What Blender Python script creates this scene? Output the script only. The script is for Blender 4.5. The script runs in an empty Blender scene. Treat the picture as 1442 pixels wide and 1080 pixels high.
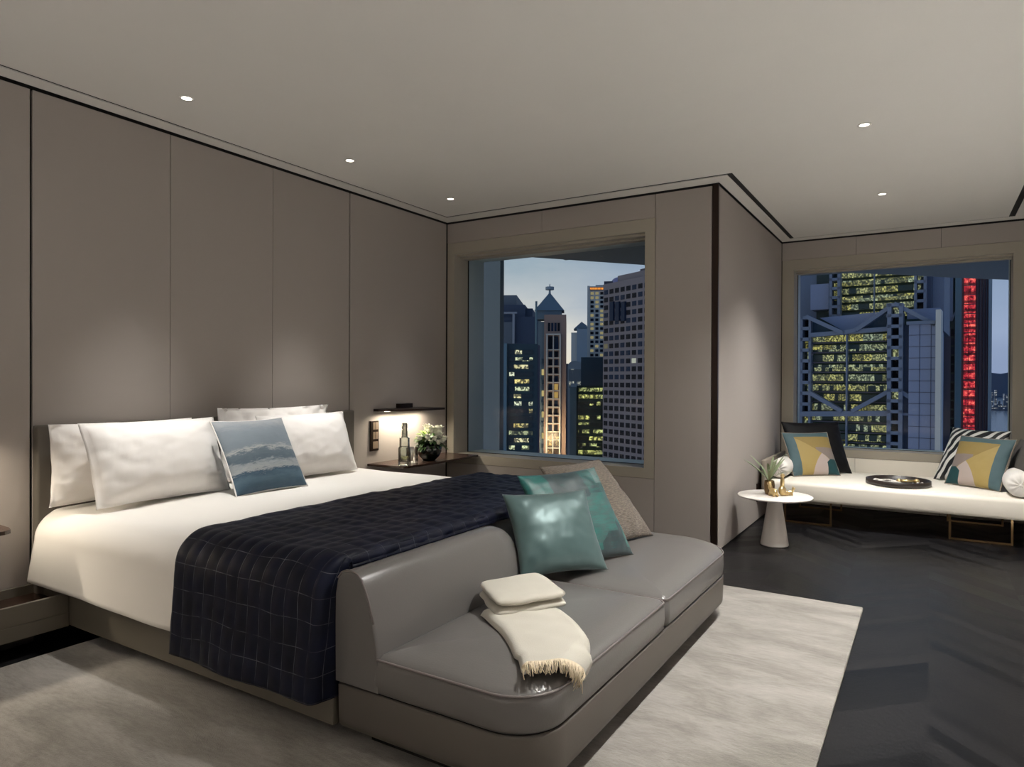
import bpy, bmesh, math, random
from mathutils import Vector, Matrix, noise
random.seed(7)
S = bpy.context.scene
COL = S.collection
PI = math.pi

# ------------------------------------------------------------------ camera
F_PX, YAW, PIT, ROL = 953.42, 0.553488, -0.0048312, 0.0041049
EYE = Vector((0, 0, 1.2805))
FW = Vector((-math.sin(YAW)*math.cos(PIT), math.cos(YAW)*math.cos(PIT), math.sin(PIT)))
R0 = Vector((math.cos(YAW), math.sin(YAW), 0)); U0 = R0.cross(FW)
RT = R0*math.cos(ROL) + U0*math.sin(ROL); UP = -R0*math.sin(ROL) + U0*math.cos(ROL)
cam = bpy.data.cameras.new('camera'); camo = bpy.data.objects.new('camera', cam); COL.objects.link(camo)
camo.matrix_world = Matrix(((RT.x, UP.x, -FW.x, EYE.x), (RT.y, UP.y, -FW.y, EYE.y), (RT.z, UP.z, -FW.z, EYE.z), (0, 0, 0, 1)))
cam.sensor_width = 36; cam.lens = F_PX/1442*36; cam.clip_end = 20000; cam.clip_start = .05
S.camera = camo
S.view_settings.view_transform = 'Standard'; S.view_settings.look = 'None'
S.view_settings.gamma = 1; S.view_settings.use_curve_mapping = False; S.view_settings.exposure = 0.07

def at(px, py, Y):                       # a measured direction, met with a facade plane at distance Y
    d = FW + RT*((px-721)/F_PX) - UP*((py-540)/F_PX)
    return EYE + d*(Y/d.y)

# ------------------------------------------------------------------ materials
def srgb(r, g=None, b=None):
    if g is None: r, g, b = r
    f = lambda c: (c/255/12.92) if c/255 <= .04045 else ((c/255+.055)/1.055)**2.4
    return (f(r), f(g), f(b), 1)

def mat(name, col, rough=.6, metal=0., spec=.5, bump=0., bscale=200., noise_amt=0., nscale=3., sheen=0., coat=0., coords='Object', stretch=(1,1,1)):
    m = bpy.data.materials.new(name); m.use_nodes = True
    nt = m.node_tree; N = nt.nodes; L = nt.links; b = N['Principled BSDF']
    c = srgb(col)
    b.inputs['Base Color'].default_value = c; b.inputs['Roughness'].default_value = rough
    b.inputs['Metallic'].default_value = metal; b.inputs['Specular IOR Level'].default_value = spec
    b.inputs['Sheen Weight'].default_value = sheen; b.inputs['Coat Weight'].default_value = coat
    tc = N.new('ShaderNodeTexCoord'); mp = N.new('ShaderNodeMapping'); L.new(tc.outputs[coords], mp.inputs[0])
    mp.inputs['Scale'].default_value = stretch
    if noise_amt or True:
        n = N.new('ShaderNodeTexNoise'); n.inputs['Scale'].default_value = nscale; n.inputs['Detail'].default_value = 5
        L.new(mp.outputs[0], n.inputs[0])
        mx = N.new('ShaderNodeMix'); mx.data_type = 'RGBA'
        a = max(noise_amt, .02)
        mx.inputs[6].default_value = tuple(min(1, v*(1-a)) for v in c[:3])+(1,)
        mx.inputs[7].default_value = tuple(min(1, v*(1+a)) for v in c[:3])+(1,)
        L.new(n.outputs[0], mx.inputs[0]); L.new(mx.outputs[2], b.inputs['Base Color'])
    if bump:
        n2 = N.new('ShaderNodeTexNoise'); n2.inputs['Scale'].default_value = bscale; n2.inputs['Detail'].default_value = 3
        L.new(mp.outputs[0], n2.inputs[0])
        bp = N.new('ShaderNodeBump'); bp.inputs['Strength'].default_value = bump; bp.inputs['Distance'].default_value = .004
        L.new(n2.outputs[0], bp.inputs['Height']); L.new(bp.outputs[0], b.inputs['Normal'])
    return m

def emis(name, col, s):
    m = bpy.data.materials.new(name); m.use_nodes = True; nt = m.node_tree; nt.nodes.clear()
    e = nt.nodes.new('ShaderNodeEmission'); o = nt.nodes.new('ShaderNodeOutputMaterial')
    e.inputs[0].default_value = srgb(col); e.inputs[1].default_value = s
    nt.links.new(e.outputs[0], o.inputs[0]); return m

def math_n(nt, op, a, b=None, c=None):
    n = nt.nodes.new('ShaderNodeMath'); n.operation = op
    for i, v in enumerate((a, b, c)):
        if v is None: continue
        if isinstance(v, (int, float)): n.inputs[i].default_value = v
        else: nt.links.new(v, n.inputs[i])
    return n.outputs[0]

def glass_mat(name, tint=(1, 1, 1), rough=0.0, refl=1.0):
    m = bpy.data.materials.new(name); m.use_nodes = True; nt = m.node_tree; N = nt.nodes; N.clear(); L = nt.links
    o = N.new('ShaderNodeOutputMaterial'); t = N.new('ShaderNodeBsdfTransparent'); g = N.new('ShaderNodeBsdfGlossy')
    t.inputs[0].default_value = tint + (1,); g.inputs['Roughness'].default_value = rough
    fr = N.new('ShaderNodeFresnel'); fr.inputs[0].default_value = 1.45
    mx = N.new('ShaderNodeMixShader')
    L.new(math_n(nt, 'MULTIPLY', fr.outputs[0], refl), mx.inputs[0]); L.new(t.outputs[0], mx.inputs[1]); L.new(g.outputs[0], mx.inputs[2]); L.new(mx.outputs[0], o.inputs[0])
    return m

M = {}
M['wall'] = mat('taupe wall fabric', (161, 153, 147), .75, bump=.12, bscale=500, noise_amt=.03, nscale=1.3)
M['surround'] = mat('window surround', (160, 153, 140), .6, bump=.05, bscale=400)
M['ceiling'] = mat('ceiling paint', (208, 204, 198), .9, spec=.1)
M['black'] = mat('black joint', (14, 12, 11), .7)
M['bronze'] = mat('dark bronze', (52, 40, 34), .35, metal=.7, noise_amt=.08)
M['darkwood'] = mat('dark stained wood', (58, 40, 32), .25, bump=.1, bscale=60, noise_amt=.25, nscale=8, stretch=(1, 8, 1))
M['base'] = mat('bed base leather', (104, 98, 87), .5, bump=.06, bscale=300)
M['head'] = mat('headboard fabric', (86, 80, 72), .8, bump=.15, bscale=500)
M['leather'] = mat('taupe grey leather', (108, 105, 103), .29, spec=.55, bump=.10, bscale=160, noise_amt=.04, nscale=4)
M['leather_base_shaded'] = mat('taupe shaded base leather', (88, 82, 76), .42, bump=.07, bscale=200)  # darkened: the shade on the sofa's front and end is in this colour
M['piping'] = mat('leather piping', (116, 108, 106), .4)
M['linen'] = mat('white bed linen', (244, 240, 236), .75, bump=.08, bscale=700, sheen=.2)
M['duvet'] = mat('duvet cotton', (230, 226, 220), .75, bump=.05, bscale=700, sheen=.2)
M['bench'] = mat('ivory bench upholstery', (232, 226, 214), .6, bump=.08, bscale=500)
M['brass'] = mat('brushed brass', (132, 110, 80), .3, metal=1., noise_amt=.1, nscale=20)
M['gold'] = mat('polished gold', (240, 214, 158), .3, metal=1.)
M['white'] = mat('white lacquer', (222, 216, 210), .4, noise_amt=.03)
M['alu'] = mat('light metal window frame', (176, 190, 192), .45, metal=.2)
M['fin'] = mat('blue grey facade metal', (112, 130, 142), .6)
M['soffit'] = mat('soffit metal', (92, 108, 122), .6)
M['black_fabric'] = mat('black satin', (16, 15, 18), .6, spec=.2, bump=.1)
M['grey_fabric'] = mat('charcoal wool', (84, 80, 76), .85, bump=.3, bscale=300)
M['silverteal'] = mat('silver teal satin', (76, 102, 102), .40, metal=.25, spec=.6, bump=.0, bscale=25, noise_amt=.12, nscale=5, sheen=.3)
M['blanket'] = mat('cream woven wool', (204, 199, 186), .9, bump=.4, bscale=350, noise_amt=.06, nscale=12, sheen=.3)
M['fringe'] = mat('cream fringe yarn', (226, 210, 182), .9)
M['leaf'] = mat('green leaf', (62, 96, 44), .45, noise_amt=.35, nscale=30)
M['leaf_pale'] = mat('pale sage leaf', (128, 140, 108), .5, noise_amt=.25, nscale=20)
M['leaf_lime'] = mat('lime leaf', (140, 170, 70), .5, noise_amt=.25, nscale=20)
M['petal'] = mat('white petal', (240, 238, 222), .6)
M['cloth_white'] = mat('white gathered cotton', (228, 224, 218), .7, bump=.3, bscale=60)
M['lens'] = emis('downlight lens', (255, 246, 228), 6.)
M['glass'] = glass_mat('window glass', (.98, .99, .99), 0, .25)
M['smoke'] = glass_mat('smoked green glass', (.90, .93, .90), .03, .8)
M['clear'] = glass_mat('clear glass', (.95, .97, .95), .02, .8)
M['bowl'] = mat('dark green glass bowl', (10, 24, 16), .08, spec=.8, coat=.6)
M['stone'] = mat('pebbles', (150, 140, 96), .6, noise_amt=.3, nscale=60)
M['button'] = mat('switch glass', (120, 104, 90), .3)
M['tray'] = mat('dark leather tray', (44, 36, 32), .4)
M['taupe_arm'] = mat('bench end upholstery', (140, 130, 118), .7)
M['amber'] = mat('amber glass', (150, 140, 40), .15, spec=.8)

def ramp(nt, fac, stops, interp='LINEAR'):
    r = nt.nodes.new('ShaderNodeValToRGB'); cr = r.color_ramp; cr.interpolation = interp
    while len(cr.elements) < len(stops): cr.elements.new(.5)
    for e, (p, c) in zip(cr.elements, stops): e.position = p; e.color = srgb(c)
    nt.links.new(fac, r.inputs[0]); return r.outputs[0]

def tex_noise(nt, vec, scale, detail=4, rough=.55, dist=0.):
    n = nt.nodes.new('ShaderNodeTexNoise'); n.inputs['Scale'].default_value = scale; n.inputs['Detail'].default_value = detail
    n.inputs['Roughness'].default_value = rough; n.inputs['Distortion'].default_value = dist
    nt.links.new(vec, n.inputs[0]); return n.outputs[0]

def mapping(nt, scale=(1, 1, 1), rot=(0, 0, 0), coords='Object', loc=(0, 0, 0)):
    tc = nt.nodes.new('ShaderNodeTexCoord'); mp = nt.nodes.new('ShaderNodeMapping')
    nt.links.new(tc.outputs[coords], mp.inputs[0]); mp.inputs['Scale'].default_value = scale; mp.inputs['Rotation'].default_value = rot; mp.inputs['Location'].default_value = loc
    return mp.outputs[0]

# rug: mottled silvery pile
m = mat('silk rug', (180, 174, 164), .85, sheen=.4); nt = m.node_tree; b = nt.nodes['Principled BSDF']
v1 = mapping(nt, (1.0, 2.2, 1), (0, 0, .35)); v2 = mapping(nt, (6, 26, 1), (0, 0, .5))
n1 = tex_noise(nt, v1, 2.2, 7, .62, .8); n2 = tex_noise(nt, v2, 3, 3, .6)
mxx = math_n(nt, 'MULTIPLY_ADD', n2, .35, math_n(nt, 'MULTIPLY', n1, .8))
c = ramp(nt, mxx, [(.36, (104, 99, 92)), (.52, (134, 129, 121)), (.66, (156, 151, 144)), (.8, (170, 166, 159))])
nt.links.new(c, b.inputs['Base Color'])
v3 = mapping(nt, (1, 3, 1), (0, 0, .5)); n3 = tex_noise(nt, v3, 120, 2)
bp = nt.nodes.new('ShaderNodeBump'); bp.inputs['Strength'].default_value = .5; bp.inputs['Distance'].default_value = .01
nt.links.new(math_n(nt, 'ADD', n3, math_n(nt, 'MULTIPLY', n1, 1.5)), bp.inputs['Height']); nt.links.new(bp.outputs[0], b.inputs['Normal'])
M['rug'] = m

# floor: near black oak laid in chevrons
m = mat('black oak chevron', (34, 34, 36), .4, spec=.2); nt = m.node_tree; b = nt.nodes['Principled BSDF']
tc = nt.nodes.new('ShaderNodeTexCoord'); sp = nt.nodes.new('ShaderNodeSeparateXYZ'); nt.links.new(tc.outputs['Object'], sp.inputs[0])
fx = math_n(nt, 'PINGPONG', sp.outputs[0], .45)
v = math_n(nt, 'ADD', sp.outputs[1], fx)
pl = math_n(nt, 'DIVIDE', v, .11)
fr = math_n(nt, 'FRACT', pl); idx = math_n(nt, 'FLOOR', pl)
colid = math_n(nt, 'FLOOR', math_n(nt, 'DIVIDE', sp.outputs[0], .45))
wn = nt.nodes.new('ShaderNodeTexWhiteNoise'); wn.noise_dimensions = '2D'
cb = nt.nodes.new('ShaderNodeCombineXYZ'); nt.links.new(idx, cb.inputs[0]); nt.links.new(colid, cb.inputs[1]); nt.links.new(cb.outputs[0], wn.inputs[0])
gn = tex_noise(nt, mapping(nt, (3, 3, 1)), 18, 5)
fac = math_n(nt, 'MULTIPLY_ADD', gn, .35, math_n(nt, 'MULTIPLY', wn.outputs[0], .65))
cc = ramp(nt, fac, [(0.1, (10, 10, 12)), (.9, (25, 24, 26))])
seam = math_n(nt, 'LESS_THAN', fr, .03)
mx = nt.nodes.new('ShaderNodeMix'); mx.data_type = 'RGBA'; nt.links.new(seam, mx.inputs[0]); nt.links.new(cc, mx.inputs[6]); mx.inputs[7].default_value = srgb(10, 10, 10)
nt.links.new(mx.outputs[2], b.inputs['Base Color'])
nt.links.new(math_n(nt, 'MULTIPLY_ADD', wn.outputs[0], .14, .30), b.inputs['Roughness'])
bp = nt.nodes.new('ShaderNodeBump'); bp.inputs['Strength'].default_value = .35; bp.inputs['Distance'].default_value = .003
nt.links.new(math_n(nt, 'ADD', gn, math_n(nt, 'MULTIPLY', seam, -1.)), bp.inputs['Height']); nt.links.new(bp.outputs[0], b.inputs['Normal'])
M['floor'] = m

# navy throw with thread lines (uv in cells)
m = mat('navy quilted silk', (22, 26, 44), .55, spec=.25, sheen=0.); nt = m.node_tree; b = nt.nodes['Principled BSDF']
tc = nt.nodes.new('ShaderNodeTexCoord'); sp = nt.nodes.new('ShaderNodeSeparateXYZ'); nt.links.new(tc.outputs['UV'], sp.inputs[0])
def near_line(o, w): 
    p = math_n(nt, 'PINGPONG', o, .5); return math_n(nt, 'LESS_THAN', p, w)
ln = math_n(nt, 'MAXIMUM', near_line(sp.outputs[0], .022), near_line(sp.outputs[1], .016))
tn = tex_noise(nt, tc.outputs['UV'], 1.3, 3); ln = math_n(nt, 'MULTIPLY', ln, math_n(nt, 'MULTIPLY_ADD', tn, 2.4, -.8))
gn = tex_noise(nt, tc.outputs['UV'], .7, 4)
cc = ramp(nt, gn, [(.3, (5, 9, 24)), (.7, (14, 20, 44))])
mx = nt.nodes.new('ShaderNodeMix'); mx.data_type = 'RGBA'; nt.links.new(ln, mx.inputs[0]); nt.links.new(cc, mx.inputs[6]); mx.inputs[7].default_value = srgb(104, 106, 114)
mx.clamp_factor = True
nt.links.new(mx.outputs[2], b.inputs['Base Color'])
M['quilt'] = m

# blue seascape cushion (uv 0..1)
m = mat('printed sea cushion', (120, 140, 155), .7); nt = m.node_tree; b = nt.nodes['Principled BSDF']
tc = nt.nodes.new('ShaderNodeTexCoord'); sp = nt.nodes.new('ShaderNodeSeparateXYZ'); nt.links.new(tc.outputs['UV'], sp.inputs[0])
mp = nt.nodes.new('ShaderNodeMapping'); nt.links.new(tc.outputs['UV'], mp.inputs[0]); mp.inputs['Scale'].default_value = (2.2, 9, 1)
n1 = tex_noise(nt, mp.outputs[0], 1.6, 8, .7, .6); n2 = tex_noise(nt, mp.outputs[0], 7, 6, .75)
hh = math_n(nt, 'ADD', sp.outputs[1], math_n(nt, 'MULTIPLY', math_n(nt, 'SUBTRACT', n1, .5), .22))
hh = math_n(nt, 'ADD', hh, math_n(nt, 'MULTIPLY', math_n(nt, 'SUBTRACT', n2, .5), .16))
cc = ramp(nt, hh, [(0., (56, 80, 98)), (.1, (66, 92, 110)), (.2, (82, 106, 122)), (.27, (60, 84, 102)), (.3, (160, 164, 166)), (.37, (140, 148, 152)), (.41, (82, 98, 110)), (.5, (98, 112, 122)), (.53, (168, 170, 170)), (.58, (120, 132, 142)), (.78, (130, 141, 150)), (.92, (156, 160, 164)), (1., (146, 152, 158))])
nt.links.new(cc, b.inputs['Base Color'])
M['sea'] = m

# teal abstract cushion
m = mat('teal brushed print', (40, 130, 125), .45, sheen=.2); nt = m.node_tree; b = nt.nodes['Principled BSDF']
tc = nt.nodes.new('ShaderNodeTexCoord'); vo = nt.nodes.new('ShaderNodeTexVoronoi'); vo.distance = 'CHEBYCHEV'; vo.inputs['Scale'].default_value = 2.6; vo.inputs['Randomness'].default_value = .8
nt.links.new(tc.outputs['UV'], vo.inputs[0])
spc = nt.nodes.new('ShaderNodeSeparateColor'); nt.links.new(vo.outputs['Color'], spc.inputs[0])
mp = nt.nodes.new('ShaderNodeMapping'); nt.links.new(tc.outputs['UV'], mp.inputs[0]); mp.inputs['Scale'].default_value = (3, 12, 1); mp.inputs['Rotation'].default_value = (0, 0, .2)
n1 = tex_noise(nt, mp.outputs[0], 2, 6, .7)
fac = math_n(nt, 'ADD', math_n(nt, 'MULTIPLY', spc.outputs[0], .75), math_n(nt, 'MULTIPLY', math_n(nt, 'SUBTRACT', n1, .3), .5))
cc = ramp(nt, fac, [(0., (30, 50, 54)), (.26, (36, 58, 62)), (.32, (24, 84, 82)), (.46, (18, 104, 98)), (.52, (104, 122, 120)), (.62, (64, 88, 88)), (.66, (28, 116, 108)), (.85, (60, 84, 84)), (1., (130, 144, 142))])
nt.links.new(cc, b.inputs['Base Color'])
M['tealprint'] = m

# taupe textured cushion
m = mat('taupe woven texture', (136, 124, 110), .9, sheen=.2); nt = m.node_tree; b = nt.nodes['Principled BSDF']
mp = mapping(nt, (10, 55, 1), coords='UV'); n1 = tex_noise(nt, mp, 2, 4, .7)
cc = ramp(nt, n1, [(.3, (60, 52, 45)), (.5, (112, 101, 90)), (.7, (150, 138, 124))]); nt.links.new(cc, b.inputs['Base Color'])
bp = nt.nodes.new('ShaderNodeBump'); bp.inputs['Strength'].default_value = .8; bp.inputs['Distance'].default_value = .01; nt.links.new(n1, bp.inputs['Height']); nt.links.new(bp.outputs[0], b.inputs['Normal'])
M['taupe_tex'] = m

# zebra cushion
m = mat('zebra weave', (200, 200, 200), .5); nt = m.node_tree; b = nt.nodes['Principled BSDF']
mp = mapping(nt, (1, 1, 1), (0, 0, .5), coords='UV'); wv = nt.nodes.new('ShaderNodeTexWave'); wv.inputs['Scale'].default_value = 2.2; wv.inputs['Distortion'].default_value = 6; wv.inputs['Detail'].default_value = 2; wv.inputs['Detail Scale'].default_value = .8
nt.links.new(mp, wv.inputs[0])
cc = ramp(nt, wv.outputs['Fac'], [(.5, (16, 20, 24)), (.56, (208, 208, 204))], 'CONSTANT'); nt.links.new(cc, b.inputs['Base Color'])
M['zebra'] = m

# geometric cushion: frame of blue grey, mustard, mauve, dusty pink, deep teal, by uv. 'flip' mirrors it
def geo_mat(name, flip):
    m = mat(name, (90, 120, 125), .7); nt = m.node_tree; b = nt.nodes['Principled BSDF']
    tc = nt.nodes.new('ShaderNodeTexCoord'); sp = nt.nodes.new('ShaderNodeSeparateXYZ'); nt.links.new(tc.outputs['UV'], sp.inputs[0])
    u = sp.outputs[0]; v = sp.outputs[1]
    if flip: u = math_n(nt, 'SUBTRACT', 1., u)
    # colours over each other; u' from the left edge
    def over(prev, fac, col):
        mx = nt.nodes.new('ShaderNodeMix'); mx.data_type = 'RGBA'; nt.links.new(fac, mx.inputs[0])
        if isinstance(prev, tuple): mx.inputs[6].default_value = prev
        else: nt.links.new(prev, mx.inputs[6])
        mx.inputs[7].default_value = srgb(col); return mx.outputs[2]
    lt = lambda a, k: math_n(nt, 'LESS_THAN', a, k)
    gt = lambda a, k: math_n(nt, 'GREATER_THAN', a, k)
    mul = lambda a, c: math_n(nt, 'MULTIPLY', a, c)
    c = srgb(68, 92, 98)
    inner = mul(gt(u, .22), lt(v, .83))
    c = over(c, inner, (138, 118, 66))                    # mustard block (upper, darker)
    # diagonal from (.22,.83) to (.66,.40): below it, lighter mustard
    dg = mul(inner, lt(math_n(nt, 'ADD', v, math_n(nt, 'MULTIPLY', math_n(nt, 'SUBTRACT', u, .22), .8)), .80))
    # mauve band right
    mv = mul(mul(gt(u, .55), lt(v, .58)), inner)
    c = over(c, mv, (128, 116, 110))
    c = over(c, dg, (158, 137, 82))
    # pink quarter round, centre (.95,-.02) radius .58
    du = math_n(nt, 'SUBTRACT', u, .98); dv = math_n(nt, 'SUBTRACT', v, .0)
    r2 = math_n(nt, 'ADD', mul(du, du), math_n(nt, 'MULTIPLY', mul(dv, dv), .85))
    pk = mul(lt(r2, .30), lt(math_n(nt, 'SUBTRACT', math_n(nt, 'MULTIPLY', v, 1.0), math_n(nt, 'MULTIPLY', math_n(nt, 'SUBTRACT', 1., u), .9)), .14))
    c = over(c, pk, (172, 158, 152))
    tl = mul(gt(u, .70), lt(v, .36)); tl = mul(tl, lt(math_n(nt, 'ADD', mul(du, du), mul(dv, dv)), .16))
    c = over(c, tl, (16, 62, 66))
    nt.links.new(c, b.inputs['Base Color']); return m
M['geoL'] = geo_mat('geometric print', False); M['geoR'] = geo_mat('geometric print mirrored', True)

# office glass: rows of rooms, some lit. coordinates in metres on the facade
def office(name, base, cw=1.6, ch=3.2, lit=.5, colA=(235, 225, 130), colB=(225, 235, 200), strength=1.2, seed=0., rot=0., vlo=.25, vhi=.8, fine=3.):
    m = mat(name, base, .35, spec=.4); nt = m.node_tree; b = nt.nodes['Principled BSDF']
    v = mapping(nt, (1, 1, 1), (0, 0, rot), loc=(seed*13.7, 0, 0)); sp = nt.nodes.new('ShaderNodeSeparateXYZ'); nt.links.new(v, sp.inputs[0])
    u = math_n(nt, 'DIVIDE', sp.outputs[0], cw); w = math_n(nt, 'DIVIDE', sp.outputs[2], ch)
    iu = math_n(nt, 'FLOOR', u); iw = math_n(nt, 'FLOOR', w); fw = math_n(nt, 'FRACT', w)
    cb = nt.nodes.new('ShaderNodeCombineXYZ'); nt.links.new(iu, cb.inputs[0]); nt.links.new(iw, cb.inputs[1]); cb.inputs[2].default_value = seed
    w1 = nt.nodes.new('ShaderNodeTexWhiteNoise'); w1.noise_dimensions = '3D'; nt.links.new(cb.outputs[0], w1.inputs[0])
    # whole stretches of a floor are lit or dark
    cb2 = nt.nodes.new('ShaderNodeCombineXYZ'); nt.links.new(math_n(nt, 'FLOOR', math_n(nt, 'DIVIDE', u, 5.)), cb2.inputs[0]); nt.links.new(iw, cb2.inputs[1]); cb2.inputs[2].default_value = seed+5
    w2 = nt.nodes.new('ShaderNodeTexWhiteNoise'); w2.noise_dimensions = '3D'; nt.links.new(cb2.outputs[0], w2.inputs[0])
    on = math_n(nt, 'LESS_THAN', math_n(nt, 'MULTIPLY_ADD', w1.outputs[0], .5, math_n(nt, 'MULTIPLY', w2.outputs[0], .5)), lit)
    mp = nt.nodes.new('ShaderNodeMapping'); nt.links.new(v, mp.inputs[0]); mp.inputs['Scale'].default_value = (fine, 0, fine*.8)
    fn = tex_noise(nt, mp.outputs[0], 1., 3, .7)
    cl = math_n(nt, 'GREATER_THAN', fn, .52)
    band = math_n(nt, 'MULTIPLY', math_n(nt, 'GREATER_THAN', fw, vlo), math_n(nt, 'LESS_THAN', fw, vhi))
    e = math_n(nt, 'MULTIPLY', math_n(nt, 'MULTIPLY', on, band), math_n(nt, 'MULTIPLY_ADD', cl, .85, .12))
    bright = math_n(nt, 'MULTIPLY_ADD', w1.outputs[0], -.9, 1.1)
    mx = nt.nodes.new('ShaderNodeMix'); mx.data_type = 'RGBA'; nt.links.new(w2.outputs[0], mx.inputs[0]); mx.inputs[6].default_value = srgb(colA); mx.inputs[7].default_value = srgb(colB)
    nt.links.new(mx.outputs[2], b.inputs['Emission Color']); nt.links.new(math_n(nt, 'MULTIPLY', math_n(nt, 'MULTIPLY', e, bright), strength), b.inputs['Emission Strength'])
    return m

# ------------------------------------------------------------------ mesh helpers
def link(name, me, m=None, parent=None):
    o = bpy.data.objects.new(name, me); COL.objects.link(o)
    if m: me.materials.append(m)
    if parent: o.parent = parent
    return o
def tag(o, label=None, cat=None, group=None, kind=None):
    if label: o['label'] = label
    if cat: o['category'] = cat
    if group: o['group'] = group
    if kind: o['kind'] = kind
    return o
def thing(name, label, cat, loc=(0, 0, 0), group=None, kind=None):
    o = bpy.data.objects.new(name, None); COL.objects.link(o); o.location = loc; o.empty_display_size = .1
    return tag(o, label, cat, group, kind)
def smooth(bm, on=True):
    for f in bm.faces: f.smooth = on
def fin(name, bm, m, parent=None, sm=False, loc=None):
    """links bm (world coordinates); inside a thing, moved to the thing's own frame"""
    bmesh.ops.recalc_face_normals(bm, faces=bm.faces)
    if sm: smooth(bm)
    off = Vector(parent.matrix_basis.translation) if parent else Vector((0, 0, 0))
    p = parent
    while p and p.parent: off += Vector(p.parent.matrix_basis.translation); p = p.parent
    if off.length: bmesh.ops.translate(bm, verts=bm.verts, vec=-off)
    me = bpy.data.meshes.new(name); bm.to_mesh(me); bm.free()
    return link(name, me, m, parent)
def box(bm, x0, x1, y0, y1, z0, z1, bev=0.):
    x0, x1 = min(x0, x1), max(x0, x1); y0, y1 = min(y0, y1), max(y0, y1); z0, z1 = min(z0, z1), max(z0, z1)
    vs = [bm.verts.new((x, y, z)) for z in (z0, z1) for y in (y0, y1) for x in (x0, x1)]
    fs = [bm.faces.new([vs[i] for i in q]) for q in ((0, 2, 3, 1), (4, 5, 7, 6), (0, 1, 5, 4), (2, 6, 7, 3), (0, 4, 6, 2), (1, 3, 7, 5))]
    if bev:
        es = list({e for f in fs for e in f.edges})
        bmesh.ops.bevel(bm, geom=es, offset=bev, segments=2, affect='EDGES', profile=.6)
    return bm
def prism(bm, pts, d):
    """pts: 3D polygon, d: extrusion vector"""
    a = [bm.verts.new(p) for p in pts]; b = [bm.verts.new(Vector(p)+Vector(d)) for p in pts]
    bm.faces.new(a); bm.faces.new(b[::-1]); n = len(pts)
    for i in range(n): bm.faces.new((a[i], b[i], b[(i+1) % n], a[(i+1) % n]))
    return bm
def lathe(bm, prof, c, seg=32, sx=1., sy=1.):
    rings = []
    for r, z in prof:
        if r < 1e-5: rings.append([bm.verts.new((c[0], c[1], c[2]+z))])
        else: rings.append([bm.verts.new((c[0]+sx*r*math.cos(2*PI*k/seg), c[1]+sy*r*math.sin(2*PI*k/seg), c[2]+z)) for k in range(seg)])
    for A, B in zip(rings, rings[1:]):
        if len(A) == 1 and len(B) == 1: continue
        for k in range(seg):
            k2 = (k+1) % seg
            if len(A) == 1: bm.faces.new((A[0], B[k], B[k2]))
            elif len(B) == 1: bm.faces.new((A[k], A[k2], B[0]))
            else: bm.faces.new((A[k], A[k2], B[k2], B[k]))
    return bm
def tube(bm, pts, r, seg=8, closed=False, r1=None):
    pts = [Vector(p) for p in pts]; n = len(pts); rings = []
    for i, p in enumerate(pts):
        a = pts[(i-1) % n] if (i or closed) else p; b = pts[(i+1) % n] if (i < n-1 or closed) else p
        t = (b-a).normalized(); ref = Vector((0, 0, 1)) if abs(t.z) < .9 else Vector((1, 0, 0))
        x = t.cross(ref).normalized(); y = t.cross(x)
        rr = r if r1 is None else r+(r1-r)*i/(n-1)
        rings.append([bm.verts.new(p+x*rr*math.cos(2*PI*k/seg)+y*rr*math.sin(2*PI*k/seg)) for k in range(seg)])
    m_ = n if closed else n-1
    for i in range(m_):
        A, B = rings[i], rings[(i+1) % n]
        for k in range(seg): bm.faces.new((A[k], A[(k+1) % seg], B[(k+1) % seg], B[k]))
    if not closed: bm.faces.new(rings[0][::-1]); bm.faces.new(rings[-1])
    return bm
def rrect(x0, x1, y0, y1, rad, inset=0., seg=8):
    """rad: radii at (x0y0, x1y0, x1y1, x0y1)"""
    x0 += inset; x1 -= inset; y0 += inset; y1 -= inset; out = []
    for (cx, cy, a0, r) in ((x0, y0, PI, rad[0]), (x1, y0, 1.5*PI, rad[1]), (x1, y1, 0, rad[2]), (x0, y1, .5*PI, rad[3])):
        r = max(r-inset, .002)
        ox = cx+r if cx == x0 else cx-r; oy = cy+r if cy == y0 else cy-r
        for k in range(seg+1):
            a = a0+.5*PI*k/seg; out.append((ox+r*math.cos(a), oy+r*math.sin(a)))
    return out
def ringsolid(bm, rings):
    """rings: list of lists of 3D points with equal length; capped both ends"""
    R = [[bm.verts.new(p) for p in r] for r in rings]
    for A, B in zip(R, R[1:]):
        n = len(A)
        for k in range(n): bm.faces.new((A[k], A[(k+1) % n], B[(k+1) % n], B[k]))
    for q, rev in ((R[0], True), (R[-1], False)):
        bm.faces.new(q[::-1] if rev else q)
    return bm
def grid_surface(bm, f, nu, nv, uvf=None, thick=0.):
    """f(i/nu, j/nv) -> point; one sheet, or a slab when thick"""
    V = [[bm.verts.new(f(i/nu, j/nv)) for j in range(nv+1)] for i in range(nu+1)]
    uvl = bm.loops.layers.uv.verify() if uvf else None
    for i in range(nu):
        for j in range(nv):
            fc = bm.faces.new((V[i][j], V[i+1][j], V[i+1][j+1], V[i][j+1]))
            if uvf:
                for l, (a, b_) in zip(fc.loops, ((i, j), (i+1, j), (i+1, j+1), (i, j+1))): l[uvl].uv = uvf(a/nu, b_/nv)
    return V

# ------------------------------------------------------------------ the room
XL, XB, XR = -3.86, -1.345, .77          # left wall, bay's left wall, right wall
YW, YB, Y0 = 5.08, 7.593, -2.2           # window wall, bay end wall, wall behind
H = 2.75
def struct(name, kind='structure'):
    return thing(name, None, None, kind=kind)
fl = bmesh.new(); box(fl, XL-.1, XR+.1, Y0-.1, YB+.1, -.1, 0)
tag(fin('floor', fl, M['floor']), kind='structure')

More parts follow.
